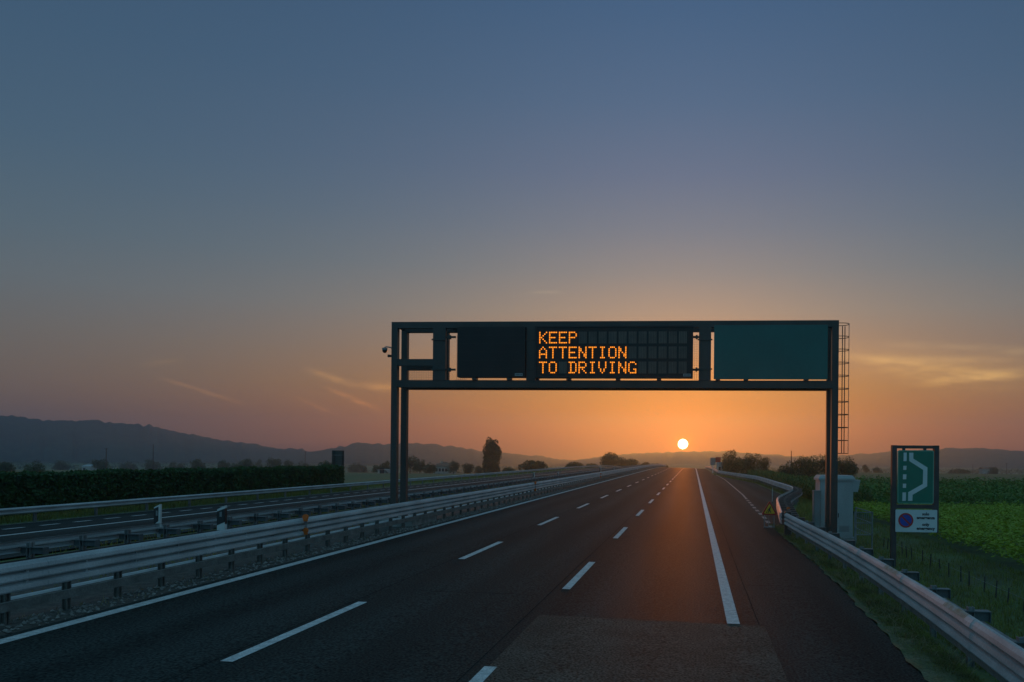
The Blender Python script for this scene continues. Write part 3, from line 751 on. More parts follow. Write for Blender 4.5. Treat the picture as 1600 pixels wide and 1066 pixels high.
def orange_marker(px, X_, py0, py1, lab, single=False):
    Yv = atx(px, X_); t = thing('rail_reflector', lab, 'reflector', (X_, Yv, zpx(px, py1, Yv)), 'orange reflectors clipped to the guard rails')
    za, zc_ = zpx(px, py1, Yv), zpx(px, py0, Yv)
    MB().box(X_ - .02, X_ + .02, Yv, Yv + .03, za - .05, zc_).build('stem', M['galv_dark'], t)
    for z in ((zc_,) if single else (zc_, za)):
        b = MB(); disc(b, X_, z, .085, Yv - .004, .05, 14); b.box(X_ - .06, X_ + .06, Yv - .05, Yv - .004, z - .12, z - .06); b.build('lens', M['orange'], t)
orange_marker(479, -11.16, 808, 829, 'pair of orange reflectors on the median barrier, left of the gantry column')
orange_marker(837, -11.16, 754, 765, 'pair of orange reflectors on the median barrier, seen under the message board')
orange_marker(1232.5, 4.55, 795, 799, 'single yellow-orange reflector on the verge rail beside the triangular sign', True)
orange_marker(939, -11.16, 740, 745, 'faint pair of orange reflectors far down the median barrier')
# white post in front of the hedge, thin post in the lay-by
Yv = 50.; x, z = at(228, 772, Yv); zg = float(ground(x, Yv))
t = thing('marker_stake', 'thin stake with a white tip in front of the long hedge', 'stake', (x, Yv, zg))
MB().tube([(x, Yv, zg - .1), (x, Yv, z)], .025, 6).build('stem', M['wood'], t); MB().box(x - .06, x + .06, Yv - .04, Yv + .04, z - .02, z + .14).build('tip', M['white_plastic'], t)
Yv = 62.; x, z = at(1207, 762, Yv); zg = float(road(x, Yv))
t = thing('marker_stake', 'slim grey post standing on the lay-by asphalt near the curved rail', 'stake', (x, Yv, zg))
MB().tube([(x, Yv, zg), (x, Yv, z)], .03, 6).build('stem', M['galv'], t); MB().box(x - .05, x + .05, Yv - .05, Yv + .05, zg, zg + .04).build('foot', M['black_plastic'], t)

# ------------------------------------------------------------------ panel seen from behind at the hedge's end
BY = 75.5
bx0, bx1 = at(518, 720, BY)[0], at(537, 720, BY)[0]; bz1 = at(528, 704, BY)[1]; bg = float(ground(bx0, BY))
bk = thing('road_sign', 'dark upright sign seen from behind at the end of the long hedge', 'road sign', ((bx0 + bx1) / 2, BY, bg))
MB().cbox(bx0, bx1, BY + .06, BY + .10, bg + .9, bz1, .03).build('panel', M['steel_paint'], bk)
for x in (bx0 + .12, bx1 - .22): MB().box(x, x + .10, BY - .05, BY + .058, bg - .2, bz1 - .05).build('post', M['steel_paint'], bk)
for z in (bg + 1.3, bg + 2.3, bg + 3.3): MB().box(bx0 + .06, bx1 - .06, BY + .0, BY + .055, z, z + .05).build('back_rail', M['galv_dark'], bk)

# ------------------------------------------------------------------ far boards beyond the lay-by
FY = 178.
fx = lambda px, py: at(px, py, FY)
fg = float(ground(fx(1118, 725)[0], FY))
fb = thing('direction_boards', 'small grey and dark red sign boards on white legs near the crest', 'road sign', (fx(1118, 725)[0], FY, fg))
for nm, pa, pb, ta, tb, mm in (('grey_board', 1110, 1118, 727, 715.5, 'cabinet_dark'), ('red_board', 1117.8, 1126.2, 722.5, 714.5, 'red')):
    MB().box(fx(pa, 720)[0], fx(pb, 720)[0], FY, FY + .08, fx(pa, ta)[1], fx(pa, tb)[1]).build(nm, M[mm], fb)
for px in (1114, 1122): MB().box(fx(px, 720)[0] - .1, fx(px, 720)[0] + .1, FY + .085, FY + .25, fg - .2, fx(px, 716)[1]).build('post', M['white_plastic'], fb)
hx0, hx1 = fx(1120, 728)[0], fx(1131, 728)[0]
hut = thing('white_hut', 'little white roadside hut beside the far sign boards', 'hut', ((hx0 + hx1) / 2, FY + 3, fg))
MB().box(hx0, hx1, FY + 2, FY + 4, fg - .1, fx(1125, 724.5)[1]).build('wall', M['plaster'], hut)
MB().prism([(hx0 - .2, fx(1125, 724.5)[1] + .002), (hx1 + .2, fx(1125, 724.5)[1] + .002), (hx1 - .2, fx(1125, 722)[1]), (hx0 + .2, fx(1125, 722)[1])], FY + 1.8, FY + 4.2).build('roof', M['cabinet'], hut)
MB().box(hx0 + .4, hx0 + .95, FY + 1.97, FY + 1.998, fg, fg + 1.5).build('door', M['glass'], hut)

# ------------------------------------------------------------------ vegetation
def tree(name, label, px, Y, py_top, wpx, seed, shape='round', group=None, n=None, leaf=None, material=None, base=None, cat='tree'):
    g = np.random.default_rng(seed); X_, zt_ = at(px, py_top, Y); z0 = float(ground(X_, Y))
    H = zt_ - z0; Wd = wpx / FPX * Y * 1.0
    t = thing(name, label, cat, (X_, Y, z0), group)
    lobes = []
    if shape == 'column':
        for k in range(26):
            f = .05 + .93 * k / 25; r = Wd * (.27 + .10 * g.random()) * (1 if f < .80 else max(.40, 1.0 - 2.6 * (f - .80)))
            off = (Wd * .5 - r * .92) * (1 if f < .75 else .5); a = g.uniform(0, 2 * math.pi); lobes.append((X_ + max(0, off) * math.cos(a), Y + max(0, off) * math.sin(a), z0 + H * f * .95, r, r, r * g.uniform(1.0, 1.6)))
        c0 = .05
    elif shape == 'bush':
        for k in range(22):
            a = g.uniform(0, 2 * math.pi); d = math.sqrt(g.random()) * .36 * Wd; r = Wd * g.uniform(.14, .23)
            td = H * math.sqrt(max(.12, 1 - (d / (.50 * Wd)) ** 2)) * g.uniform(.78, 1.0); zc = td * g.uniform(.12, .72); lobes.append((X_ + d * math.cos(a), Y + d * math.sin(a), z0 + zc, r, r, min(r, td - zc)))
        c0 = .0
    else:
        for k in range(26):
            a = g.uniform(0, 2 * math.pi); d = math.sqrt(g.random()) * .36 * Wd; r = Wd * g.uniform(.15, .24)
            td = H * (max(.1, 1 - (d / (.52 * Wd)) ** 2)) ** .4 * g.uniform(.76, 1.0); zc = H * .14 + (td - H * .14) * g.uniform(.05, .78); lobes.append((X_ + d * math.cos(a), Y + d * math.sin(a), z0 + zc, r, r, max(.1, min(r, td - zc))))
        c0 = .10
    top = max(l[2] + l[5] for l in lobes); k = H / max(top - z0, .1)
    lobes = [(x, y, z0 + (z - z0) * k, a, b_, c * k) for x, y, z, a, b_, c in lobes]
    n = n or 1500; per = np.array([l[3] ** 2 for l in lobes]); per = per / per.sum(); C = []
    for l_, p_ in zip(lobes, per):
        m_ = max(12, int(n * p_)); v = g.normal(size=(m_, 3)); v /= np.linalg.norm(v, axis=1)[:, None]
        rad = g.uniform(.45, 1.06, m_) ** .6; C.append(np.array(l_[:3]) + v * rad[:, None] * np.array(l_[3:]))
    C = np.concatenate(C); keep = C[:, 2] > z0 + H * c0 * .5; C = C[keep]
    sz = leaf or Wd * .035
    quads('crown', leafquads(C, sz, g), material or M['leaf'], t)
    tb = MB(); r = max(.08, Wd * .028)
    tb.tube([(X_, Y, z0 - .3), (X_ + .1 * r, Y, z0 + H * .3), (X_ - .3 * r, Y, z0 + H * .75)], r, 7, r * .35)
    for q in sorted(lobes, key=lambda l: -l[3])[:5]: tb.tube([(X_, Y, z0 + H * .25), ((X_ + q[0]) / 2, (Y + q[1]) / 2, z0 + H * .25 + (q[2] - z0 - H * .25) * .6), q[:3]], r * .45, 5, r * .12)
    tb.build('trunk', M['bark'], t)
    return t

GT = 'trees in the hazy fields beyond the road'
tree('poplar_tree', 'tall columnar dark poplar rising alone right of the left gantry column', 769, 300, 682.5, 29, 11, 'column', GT, n=15000, leaf=.26)
for i, (px, Y, py, w, sh, lab) in enumerate([
    (834, 260, 719, 46, 'bush', 'low dome-shaped bush right of the poplar'),
    (795, 270, 728.5, 22, 'bush', 'small low bush at the right foot of the poplar'),
    (898, 285, 721, 30, 'bush', 'low rounded bush between the dome-shaped bush and the tall far trees'),
    (925, 340, 723.5, 24, 'bush', 'pale low bush just left of the tall far trees'),
    (955, 320, 706, 36, 'round', 'tallest broad tree of the far clump left of the road crest'),
    (988, 335, 716, 28, 'round', 'medium tree at the right end of the far clump left of the crest'),
    (971, 338, 714, 22, 'round', 'tree filling the middle of the far clump left of the crest'),
    (1008, 330, 721.5, 20, 'bush', 'low shrub by the left rail just before the crest, nearer the clump'),
    (1024, 335, 724, 20, 'bush', 'low shrub by the left rail just before the crest, nearer the sun'),
    (1038, 345, 726, 14, 'bush', 'last small shrub left of the road crest'),
    (592, 330, 725, 20, 'round', 'small tree directly left of the left gantry column, shorter one'),
    (604, 320, 719.5, 16, 'round', 'narrow tree touching the left gantry column on its left'),
    (641, 310, 711.5, 26, 'round', 'tallest tree in front of the farmhouse by the gantry column'),
    (656, 305, 717.5, 20, 'round', 'leafy tree in the middle of the farmhouse trees'),
    (672, 300, 722, 22, 'round', 'shorter tree hiding the left corner of the farmhouse'),
    (709, 305, 718.5, 19, 'round', 'tree beside the right wall of the farmhouse'),
    (731, 310, 722.5, 22, 'round', 'round tree midway between farmhouse and poplar'),
    (748, 320, 727, 18, 'bush', 'pale shrub at the left foot of the poplar'),
    (53, 150, 718, 34, 'bush', 'bushy green tree behind the hedge near the left border of the photo'),
    (8, 240, 721, 30, 'bush', 'hazy bush cut by the left border of the photo'),
    (158, 440, 715.5, 26, 'round', 'hazy tree at the foot of the first slim pole'),
    (310, 440, 716.5, 24, 'round', 'round tree behind the hedge, first of the row towards the sign back'),
    (350, 440, 717.5, 20, 'round', 'narrow tree behind the hedge, second of the row'),
    (367, 380, 723, 14, 'bush', 'low shrub behind the hedge between two round trees'),
    (385, 430, 716, 30, 'round', 'broad round tree behind the hedge, widest of the row'),
    (427, 430, 713.5, 26, 'round', 'square-crowned tree behind the hedge, tallest of the row'),
    (451, 435, 716.5, 17, 'round', 'slim oval tree behind the hedge, right of the tallest one'),
    (507, 200, 719, 32, 'bush', 'sloping green bush beside the dark sign back'),
    (405, 560, 717, 12, 'round', 'faint far tree between the broad and the square-crowned tree'),
    (236, 600, 716.5, 28, 'bush', 'faint clump at the foot of the second slim pole'),
    (95, 620, 719, 26, 'bush', 'faint far clump above the hedge, right of the bushy green tree'),
    (200, 640, 721, 30, 'bush', 'faint far clump between the two slim poles'),
    (275, 620, 721, 26, 'bush', 'faint far clump right of the second slim pole'),
    (475, 600, 721, 26, 'bush', 'faint far clump below the third slim pole'),
    (560, 600, 722, 34, 'bush', 'faint far clump right of the dark sign back'),
    (1149, 165, 702.5, 42, 'round', 'bushy tree by the far sign boards, tallest of its clump'),
    (1174, 168, 706.5, 40, 'round', 'bushy tree in the middle of the clump by the far boards'),
    (1194, 172, 713, 26, 'bush', 'low bush at the right end of the clump by the far boards'),
    (1136, 175, 716, 20, 'bush', 'low bush at the left foot of the clump by the far boards'),
    (1231, 150, 719.5, 34, 'bush', 'low bush at the left end of the thicket behind the gantry column'),
    (1264, 145, 711, 50, 'round', 'broad tree of the thicket just left of the gantry column'),
    (1294, 145, 707, 36, 'round', 'tallest tree of the thicket, partly behind the gantry column'),
    (1322, 150, 712.5, 44, 'round', 'tree at the right end of the thicket behind the cabinet'),
    (1353, 420, 725.5, 11, 'round', 'hazy little tree between the thicket and the lay-by sign, taller one'),
    (1371, 450, 729, 14, 'bush', 'hazy little shrub just left of the lay-by sign'),
    (1551, 520, 729, 18, 'bush', 'hazy mound-like tree on the flat horizon right of the lay-by sign'),
    (1500, 600, 732, 40, 'bush', 'low hazy thicket on the horizon beside the lay-by sign frame')]):
    tree('bush' if sh == 'bush' else 'leafy_tree', lab, px, Y, py, w, 100 + i, sh, GT if px < 1110 else 'trees and bushes right of the motorway',
         n=6500 if Y < 200 else 3000, leaf=w / FPX * Y * (.022 if Y < 200 else .032))

# distant treeline, one hazy mass along the foot of the hills
g = np.random.default_rng(21); n = 1500
Yt = g.uniform(700, 1300, n); At = RAD(1) * g.uniform(-52, 40, n); Xt = np.tan(At) * Yt
sel = ~((np.abs(Xt) < 60)); Xt, Yt = Xt[sel], Yt[sel]
C = []
for x, y in zip(Xt, Yt):
    h = g.uniform(2.5, 6.5); z = float(ground(x, y)); m_ = 18
    v = g.normal(size=(m_, 3)); v /= np.linalg.norm(v, axis=1)[:, None]; C.append(np.array([x, y, z + h * .5]) + v * np.array([h * 1.1, h * .9, h * .5]) * g.uniform(.5, 1, (m_, 1)))
C = np.concatenate(C)
tag(quads('distant_treeline', leafquads(C, .9, g), M['leaf']), kind='stuff')

# clipped hedge: solid core under a leafy skin
hx0, hx1, hy0, hy1 = -34.4, -33.0, 26., 73.1
g = np.random.default_rng(31)
hd = thing('hedge', 'long clipped dark green hedge beyond the opposite road', 'hedge', (-33.7, 50, float(ground(-33.7, 50))))
zh = lambda y: 2.06 + .05 * np.sin(y * .9) + .04 * np.sin(y * 2.3) + .015 * np.sin(y * 5.1)
n1, n2, n3 = 26000, 14000, 1800
y = g.uniform(hy0, hy1, n1); z = g.uniform(-.15, 2.08, n1); A = np.stack([hx1 + g.normal(0, .07, n1), y, np.minimum(z, zh(y))], 1)
y = g.uniform(hy0, hy1, n2); Bq = np.stack([g.uniform(hx0, hx1, n2), y, zh(y) + g.normal(0, .045, n2)], 1)
Cq = np.stack([g.uniform(hx0, hx1, n3), hy1 + g.normal(0, .08, n3), g.uniform(-.15, 2.08, n3)], 1)
quads('leaves', leafquads(np.concatenate([A, Bq, Cq]), .10, g), M['leaf_dark'], hd)
MB().box(hx0 + .08, hx1 - .08, hy0 + .1, hy1 - .08, -.2, 1.96).build('woody_core', M['leaf_dark'], hd)

# maize field behind the lay-by and further right
def strips(C, H, g, per=7):
    """upright stalk with arching leaves; returns quads"""
    out = []
    for k in range(per):
        n = len(C); a = g.uniform(0, 2 * math.pi, n); f = g.uniform(.15, .9, n); L = H * g.uniform(.22, .42, n)
        b0 = C + np.stack([0 * a, 0 * a, H * f], 1); d = np.stack([np.cos(a), np.sin(a), 0 * a], 1); w = np.stack([-np.sin(a), np.cos(a), 0 * a], 1) * (.045 * g.uniform(.7, 1.3, n))[:, None]
        m = b0 + d * (L * .55)[:, None] + np.array([0, 0, 1]) * (L * .45)[:, None]; e = b0 + d * L[:, None] + np.array([0, 0, 1]) * (L * g.uniform(-.1, .35, n))[:, None]
        out.append(np.stack([b0 - w, b0 + w, m + w, m - w], 1)); out.append(np.stack([m - w, m + w, e + w * .15, e - w * .15], 1))
    n = len(C); w = np.array([.018, .012, 0]); tp = C + np.stack([g.normal(0, .05, n), g.normal(0, .05, n), H * 1.04], 1)
    out.append(np.stack([C - w, C + w, tp + w * .5, tp - w * .5], 1))
    return np.concatenate(out)
g = np.random.default_rng(41)
pts = []
for y in np.arange(63.5, 150, .26):
    for r in range(6): pts.append((10.3 + lay(y) * 0 + .75 * r + (1.6 if 60 < y < 125 else 0) * 0 + g.normal(0, .09), y + g.uniform(-.12, .12)))
P2 = np.array(pts); P2 = P2[P2[:, 0] > 4.0 + lay(P2[:, 1]) + 1.5]
C = np.stack([P2[:, 0], P2[:, 1], ground(P2[:, 0], P2[:, 1])], 1); H = g.uniform(1.6, 2.1, len(C))
tag(quads('maize_plants', strips(C, H, g), M['leaf_maize']), kind='stuff')
# vine-like rows beyond it
pts = []
for r, y in enumerate(np.arange(65, 112, 2.3)):
    for x in np.arange(14.4, 66 + (y - 65) * 1.1, .42): pts.append((x + g.normal(0, .08), y + g.normal(0, .16)))
P2 = np.array(pts); n = len(P2); per = 30; hh = g.uniform(1.05, 1.42, n) * (1 + .10 * np.sin(P2[:, 0] * .8 + P2[:, 1]))
v = g.normal(size=(n, per, 3)); v /= np.linalg.norm(v, axis=2)[..., None]
C = np.stack([P2[:, 0], P2[:, 1], ground(P2[:, 0], P2[:, 1])], 1)[:, None, :] + np.array([0, 0, .78]) * hh[:, None, None] + v * np.array([.45, .55, .78]) * hh[:, None, None] * g.uniform(.6, 1.05, (n, per, 1))
tag(quads('vine_rows', leafquads(C.reshape(-1, 3), .16, g, .35), M['leaf_vine']), kind='stuff')
# low leafy crop
g = np.random.default_rng(51); pts = []
for x in np.arange(12.3, 52, .85):
    for y in np.arange(19, 64, .40):
        if x > 12.2 + (y - 10) * .95 + 12: continue
        pts.append((x + g.normal(0, .08), y + g.normal(0, .1)))
P2 = np.array(pts); Z0 = ground(P2[:, 0], P2[:, 1]); per = 40; n = len(P2)
D = np.sqrt(P2[:, 0] ** 2 + P2[:, 1] ** 2); hh = g.uniform(.85, 1.35, n)
v = g.normal(size=(n, per, 3)); v /= np.linalg.norm(v, axis=2)[..., None]; v[..., 2] = np.abs(v[..., 2]) * 1.2 - .35
C = np.stack([P2[:, 0], P2[:, 1], Z0], 1)[:, None, :] + np.array([0, 0, .48]) * hh[:, None, None] + v * np.array([.46, .34, .50]) * hh[:, None, None] * g.uniform(.55, 1.05, (n, per, 1))
tag(quads('leafy_crop', leafquads(C.reshape(-1, 3), .105, g, .66), M['leaf_crop']), kind='stuff')

# grass along the verges
def blades(x, y, h, w, g, lean=.35):
    n = len(x); z = ground(x, y); a = g.uniform(0, 2 * math.pi, n); p = np.stack([x, y, z - .02], 1)
    d = np.stack([np.cos(a), np.sin(a), 0 * a], 1); s = np.stack([-np.sin(a), np.cos(a), 0 * a], 1) * (w * g.uniform(.6, 1.3, n))[:, None]
    hh = h * g.uniform(.4, 1.2, n); m = p + d * (hh * lean * .35)[:, None] + np.array([0, 0, 1]) * (hh * .6)[:, None]; e = p + d * (hh * lean * g.uniform(.4, 1.6, n))[:, None] + np.array([0, 0, 1]) * hh[:, None]
    return np.stack([p - s, p + s, m + s * .7, m - s * .7], 1), np.stack([m - s * .7, m + s * .7, e + s * .1, e - s * .1], 1)
g = np.random.default_rng(61)
def clump_keep(x, y, f, t):
    return (np.sin(x * 2.1 * f + 1.3 * np.sin(y * .9 * f)) + np.sin(y * 1.3 * f + 2.0 * np.sin(x * 1.1 * f)) + .9 * g.normal(size=len(x))) > t
n = 70000; y = 6 + 34 * g.random(n) ** 1.5; x = 3.62 + .75 * g.random(n) + np.interp(y, [6, 12, 20, 34], [-.12, 0, .3, .2]); k = clump_keep(x, y, 1.5, -1.0)
a = blades(x[k], y[k], .11, .008, g, 1.1)
n = 70000; y = 7 + 60 * g.random(n) ** 1.7; x = 4.7 + 7.4 * g.random(n) ** 1.1; k = clump_keep(x, y, .8, -1.1); k &= x > 4.0 + lay(y) + .4
c = blades(x[k], y[k], .20, .010, g, .6)
n = 16000; y = 40 + 130 * g.random(n) ** 1.6; x = 4.2 + lay(y) + 2.8 * g.random(n); d_ = blades(x, y, .30, .018, g, .5)
n = 26000; y = 9 + 90 * g.random(n) ** 1.7; x = -13.4 - 6.0 * g.random(n); k = clump_keep(x, y, .7, -.2); e_ = blades(x[k], y[k], .22, .012, g, .6)
n = 26000; y = 20 + 180 * g.random(n) ** 1.5; x = -30.6 - 2.6 * g.random(n) - (y > 73) * 6 * g.random(n); f_ = blades(x, y, .30, .022, g, .5)
tag(quads('verge_grass', np.concatenate(list(a) + list(c) + list(d_) + list(e_) + list(f_)), M['grass']), kind='stuff')
n = 9000; y = 7 + 34 * g.random(n) ** 1.4; x = 3.7 + .7 * g.random(n) + np.interp(y, [6, 12, 20, 34], [-.12, 0, .3, .2]); k = clump_keep(x, y, 1.2, .2); a = blades(x[k], y[k], .22, .007, g, 1.6)
n = 1800; y = 9 + 60 * g.random(n) ** 1.5; x = -11.9 + .9 * g.random(n); k = clump_keep(x, y, 1.2, .5); c = blades(x[k], y[k], .16, .008, g, .8)
tag(quads('dry_grass', np.concatenate(list(a) + list(c)), M['dry']), kind='stuff')

# row of short stakes with a wire along the crop
fe = thing('stake_fence', 'row of short dark stakes with a thin wire along the grass below the crop', 'fence', (9., 15, float(ground(9, 15))))
Ys = np.arange(15, 39, 1.07)
for yy in Ys:
    x = 9.05 + g.normal(0, .05); z = float(ground(x, yy)); h = .46 + .12 * g.random(); dx, dy = g.normal(0, .03, 2)
    MB().tube([(x, yy, z - .1), (x + dx, yy + dy, z + h)], .026, 6, .02).build('stake', M['wood'], fe)
MB().tube([(9.05, yy, float(ground(9.05, yy)) + .36) for yy in Ys], .005, 4).build('wire', M['galv_dark'], fe)

# ------------------------------------------------------------------ far buildings, poles
HY = 312.
ha, hb_ = at(677, 730, HY)[0], at(702, 730, HY)[0]; hzr = at(690, 722, HY)[1]; hg = float(ground(ha, HY))
fh = thing('farmhouse', 'pale farmhouse with a hipped roof among the hazy trees by the poplar', 'farmhouse', ((ha + hb_) / 2, HY, hg))
ze = hzr - 1.6
MB().box(ha, hb_, HY, HY + 9, hg - .3, ze).build('wall', M['plaster'], fh)
b = MB(); o1 = .5
b.add([(ha - o1, HY - o1, ze + .002), (hb_ + o1, HY - o1, ze + .002), (hb_ + o1, HY + 9 + o1, ze + .002), (ha - o1, HY + 9 + o1, ze + .002), (ha + 2.6, HY + 4.5, hzr), (hb_ - 2.6, HY + 4.5, hzr)],
      [(3, 2, 1, 0), (0, 1, 5, 4), (1, 2, 5), (2, 3, 4, 5), (3, 0, 4)]); rf = b.build('roof', M['tiles'], fh)
MB().box(ha + 2, ha + 2.7, HY + 3, HY + 3.7, hzr - 1, hzr + .5).build('chimney', M['plaster'], rf)
for k in range(4):
    for zz in (hg + .9, hg + 2.9):
        if zz + 1.2 < ze:
            x = ha + .9 + k * (hb_ - ha - 2.6) / 3; MB().box(x, x + .9, HY - .02, HY - .001, zz, zz + 1.2).build('window', M['glass'], fh)
def barn(px0, px1, py, Y, label, h=3.2, mm='plaster'):
    xa, xb = at(px0, py, Y)[0], at(px1, py, Y)[0]; zr = at(px0, py, Y)[1]; zg = float(ground(xa, Y))
    t = thing('farm_building', label, 'farm building', ((xa + xb) / 2, Y, zg)); ze = max(zg + 1.5, zr - 1.3)
    MB().box(xa, xb, Y, Y + 8, zg - .3, ze).build('wall', M[mm], t)
    b = MB(); b.add([(xa - .4, Y - .4, ze + .002), (xb + .4, Y - .4, ze + .002), (xb + .4, Y + 8.4, ze + .002), (xa - .4, Y + 8.4, ze + .002), (xa - .4, Y + 4, zr), (xb + .4, Y + 4, zr)], [(3, 2, 1, 0), (0, 1, 5, 4), (2, 3, 4, 5), (1, 2, 5), (3, 0, 4)])
    b.build('roof', M['cabinet'] if mm == 'plaster' else M['tiles'], t)
    MB().box(xa + .8, xa + 2.6, Y - .02, Y - .001, zg, zg + 2).build('door', M['glass'], t)
barn(128, 141, 726, 520, 'far barn with a bright pale roof left of the first slim pole')
barn(590, 600, 741, 300, 'low white shed in the field between sign back and gantry column')
barn(1536, 1549, 730, 560, 'low hazy farm building on the horizon right of the lay-by sign', mm='concrete')
def pole(px, pyt, Y, label, r=.18, arms=1):
    x, zt_ = at(px, pyt, Y); zg = float(ground(x, Y)); t = thing('utility_pole', label, 'utility pole', (x, Y, zg), 'slim poles in the fields')
    MB().tube([(x, Y, zg - .3), (x, Y, zt_)], r * 1.2, 6, r * .8).build('mast', M['wood'], t)
    for k in range(arms):
        z = zt_ - .4 - 1.1 * k; MB().box(x - 1.1 + .2 * k, x + 1.1 - .2 * k, Y - .06, Y + .06, z, z + .14).build('crossarm', M['wood'], t)
pole(166, 700.5, 380, 'slim pole above the hazy tree far left, first of three', .22)
pole(239.5, 694.5, 420, 'slim pole in front of the long hill, tallest of the three', .20, 0)
pole(477, 705.5, 460, 'slim pole between the oval tree and the dark sign back', .18)
pole(1236.5, 704.5, 165, 'slim pole standing in the thicket left of the right gantry column', .09, 0)
pole(1573, 723.5, 600, 'hazy pole with a crossarm on the horizon right of the lay-by sign', .22, 2)
pole(1520, 725, 620, 'faint bare pole on the horizon right of the lay-by sign', .14, 0)

# ------------------------------------------------------------------ hills
def hill(name, dist, sil, depth, seed, rough=2.5, foot=.35):
    """ridge whose crest follows surveyed heights; sil = [(px, py)]"""
    g = np.random.default_rng(seed); pxs = np.arange(sil[0][0], sil[-1][0] + 1, 4.); pys = np.interp(pxs, [p[0] for p in sil], [p[1] for p in sil])
    pys = np.convolve(np.pad(pys, 6, 'edge'), np.ones(13) / 13, 'valid')
    n = len(pxs); V = []; rows = 15
    nz = lambda m, s: np.convolve(g.normal(size=m + s), np.ones(s) / s, 'valid')[:m] * math.sqrt(s)
    crest = []
    for i in range(n):
        d = ray(pxs[i], pys[i]); hd_ = math.hypot(d[0], d[1]); t = dist / hd_
        crest.append((d[0] * t, d[1] * t, EYE + d[2] * t, d[0] / hd_, d[1] / hd_))
    n1, n2 = nz(n, 2), nz(n, 14)
    sp_ = [nz(n, 9) for _ in range(rows)]
    for j in range(rows):
        f = j / (rows - 1); q = (f - .55) / .45 if f > .55 else (f - .55) / .55
        for i in range(n):
            x, y, z, ux, uy = crest[i]; r = q * depth * (1 + .25 * n2[i] * .3)
            hgt = (z + 14) * (math.cos(min(1, abs(q)) * math.pi) * .5 + .5) ** .8
            k = rough * (n1[i] * .5 + .45 * sp_[j][i]) * (1 if abs(q) < .9 else 0)
            V.append((x + ux * r, y + uy * r, -13.2 + hgt + k))
    F = [(j * n + i, j * n + i + 1, (j + 1) * n + i + 1, (j + 1) * n + i) for j in range(rows - 1) for i in range(n - 1)]
    b = MB(); b.v = V; b.f = F
    return tag(b.build(name, M['hill'], smooth=True), kind='structure')
hill('hills', 2300, [(-260, 668), (-120, 655), (0, 650), (30, 651), (60, 658), (120, 656), (160, 658), (200, 664), (237, 664), (270, 675), (330, 684), (400, 696), (450, 702), (480, 705), (540, 714), (640, 722), (700, 726)], 560, 1, 3.0)
hill('hills', 2050, [(430, 720), (480, 706), (520, 702), (545, 694), (575, 692), (600, 694), (640, 695), (690, 694), (720, 700), (760, 707), (830, 711), (860, 716), (885, 721), (940, 726)], 480, 2, 2.6)
hill('hills', 2330, [(780, 724), (900, 719), (960, 712), (1000, 708), (1060, 707), (1140, 705.5), (1190, 711), (1240, 714), (1300, 713), (1380, 708), (1460, 716), (1560, 722)], 430, 3, 2.0)
hill('hills', 2280, [(1150, 726), (1250, 719), (1330, 711), (1400, 706), (1480, 701), (1520, 700.5), (1560, 703), (1620, 707), (1720, 714), (1850, 724)], 440, 4, 2.2)

# ------------------------------------------------------------------ air
HD = 3.4e-4
b = MB().box(-4950, 4950, -300, 2920, -15.5, 140); hz_ = b.build("haze", M["hill"])
hm = bpy.data.materials.new('haze'); hm.use_nodes = True; nt = hm.node_tree; nt.nodes.remove(nt.nodes['Principled BSDF'])
pv = nt.nodes.new('ShaderNodeVolumePrincipled'); pv.inputs['Color'].default_value = (.42, .68, .96, 1); pv.inputs['Density'].default_value = HD; pv.inputs['Anisotropy'].default_value = .8
nt.links.new(pv.outputs[0], nt.nodes['Material Output'].inputs['Volume']); hz_.data.materials.clear(); hz_.data.materials.append(hm)
tag(hz_, kind='stuff')

# ------------------------------------------------------------------ sky
W = bpy.data.worlds.new('World'); S.world = W; W.use_nodes = True
nt = W.node_tree; N = nt.nodes; L = nt.links
def sock(a, s):
    if isinstance(a, (int, float)): s.default_value = a
    else: L.new(a, s)
def mt(op, a, b=None, c=None, clamp=False):
    n = N.new('ShaderNodeMath'); n.operation = op; n.use_clamp = clamp; sock(a, n.inputs[0])
    if b is not None: sock(b, n.inputs[1])
    if c is not None: sock(c, n.inputs[2])
    return n.outputs[0]
tc = N.new('ShaderNodeTexCoord'); sep = N.new('ShaderNodeSeparateXYZ'); L.new(tc.outputs['Generated'], sep.inputs[0])
el = mt('MULTIPLY', mt('ARCSINE', sep.outputs[2]), 180 / math.pi); az = mt('MULTIPLY', mt('ARCTAN2', sep.outputs[0], sep.outputs[1]), 180 / math.pi)
daz = mt('SUBTRACT', az, SUN_AZ)
def ramp(stops):
    r = N.new('ShaderNodeValToRGB'); e = r.color_ramp.elements
    while len(e) < len(stops): e.new(.5)
    for q, (d_, c_) in zip(sorted(e, key=lambda q: q.position), stops): pass
    for i, (d_, c_) in enumerate(stops): e[i].position = d_ / 45.; e[i].color = (*lin(*c_), 1)
    L.new(mt('DIVIDE', el, 45., clamp=True), r.inputs[0]); return r.outputs[0]
SUNRAMP = [(0, (150, 56, 4)), (.7, (188, 70, 2)), (2, (226, 104, 0)), (3.5, (230, 132, 14)), (5, (221, 146, 56)), (7.5, (196, 150, 108)), (10.2, (170, 151, 131)), (13, (142, 141, 139)), (16, (121, 130, 143)), (19.5, (104, 119, 144)), (24, (86, 111, 141)), (29.5, (71, 101, 135)), (45, (60, 92, 128))]
SIDERAMP = [(0, (96, 80, 74)), (2, (110, 92, 82)), (4, (114, 101, 91)), (7, (107, 106, 103)), (10, (97, 109, 116)), (13, (86, 106, 119)), (18, (72, 99, 120)), (24, (64, 92, 117)), (30, (58, 86, 113)), (45, (54, 84, 116))]
w = mt('EXPONENT', mt('MULTIPLY', mt('POWER', mt('DIVIDE', mt('ABSOLUTE', daz), 24.), 1.7), -1.))
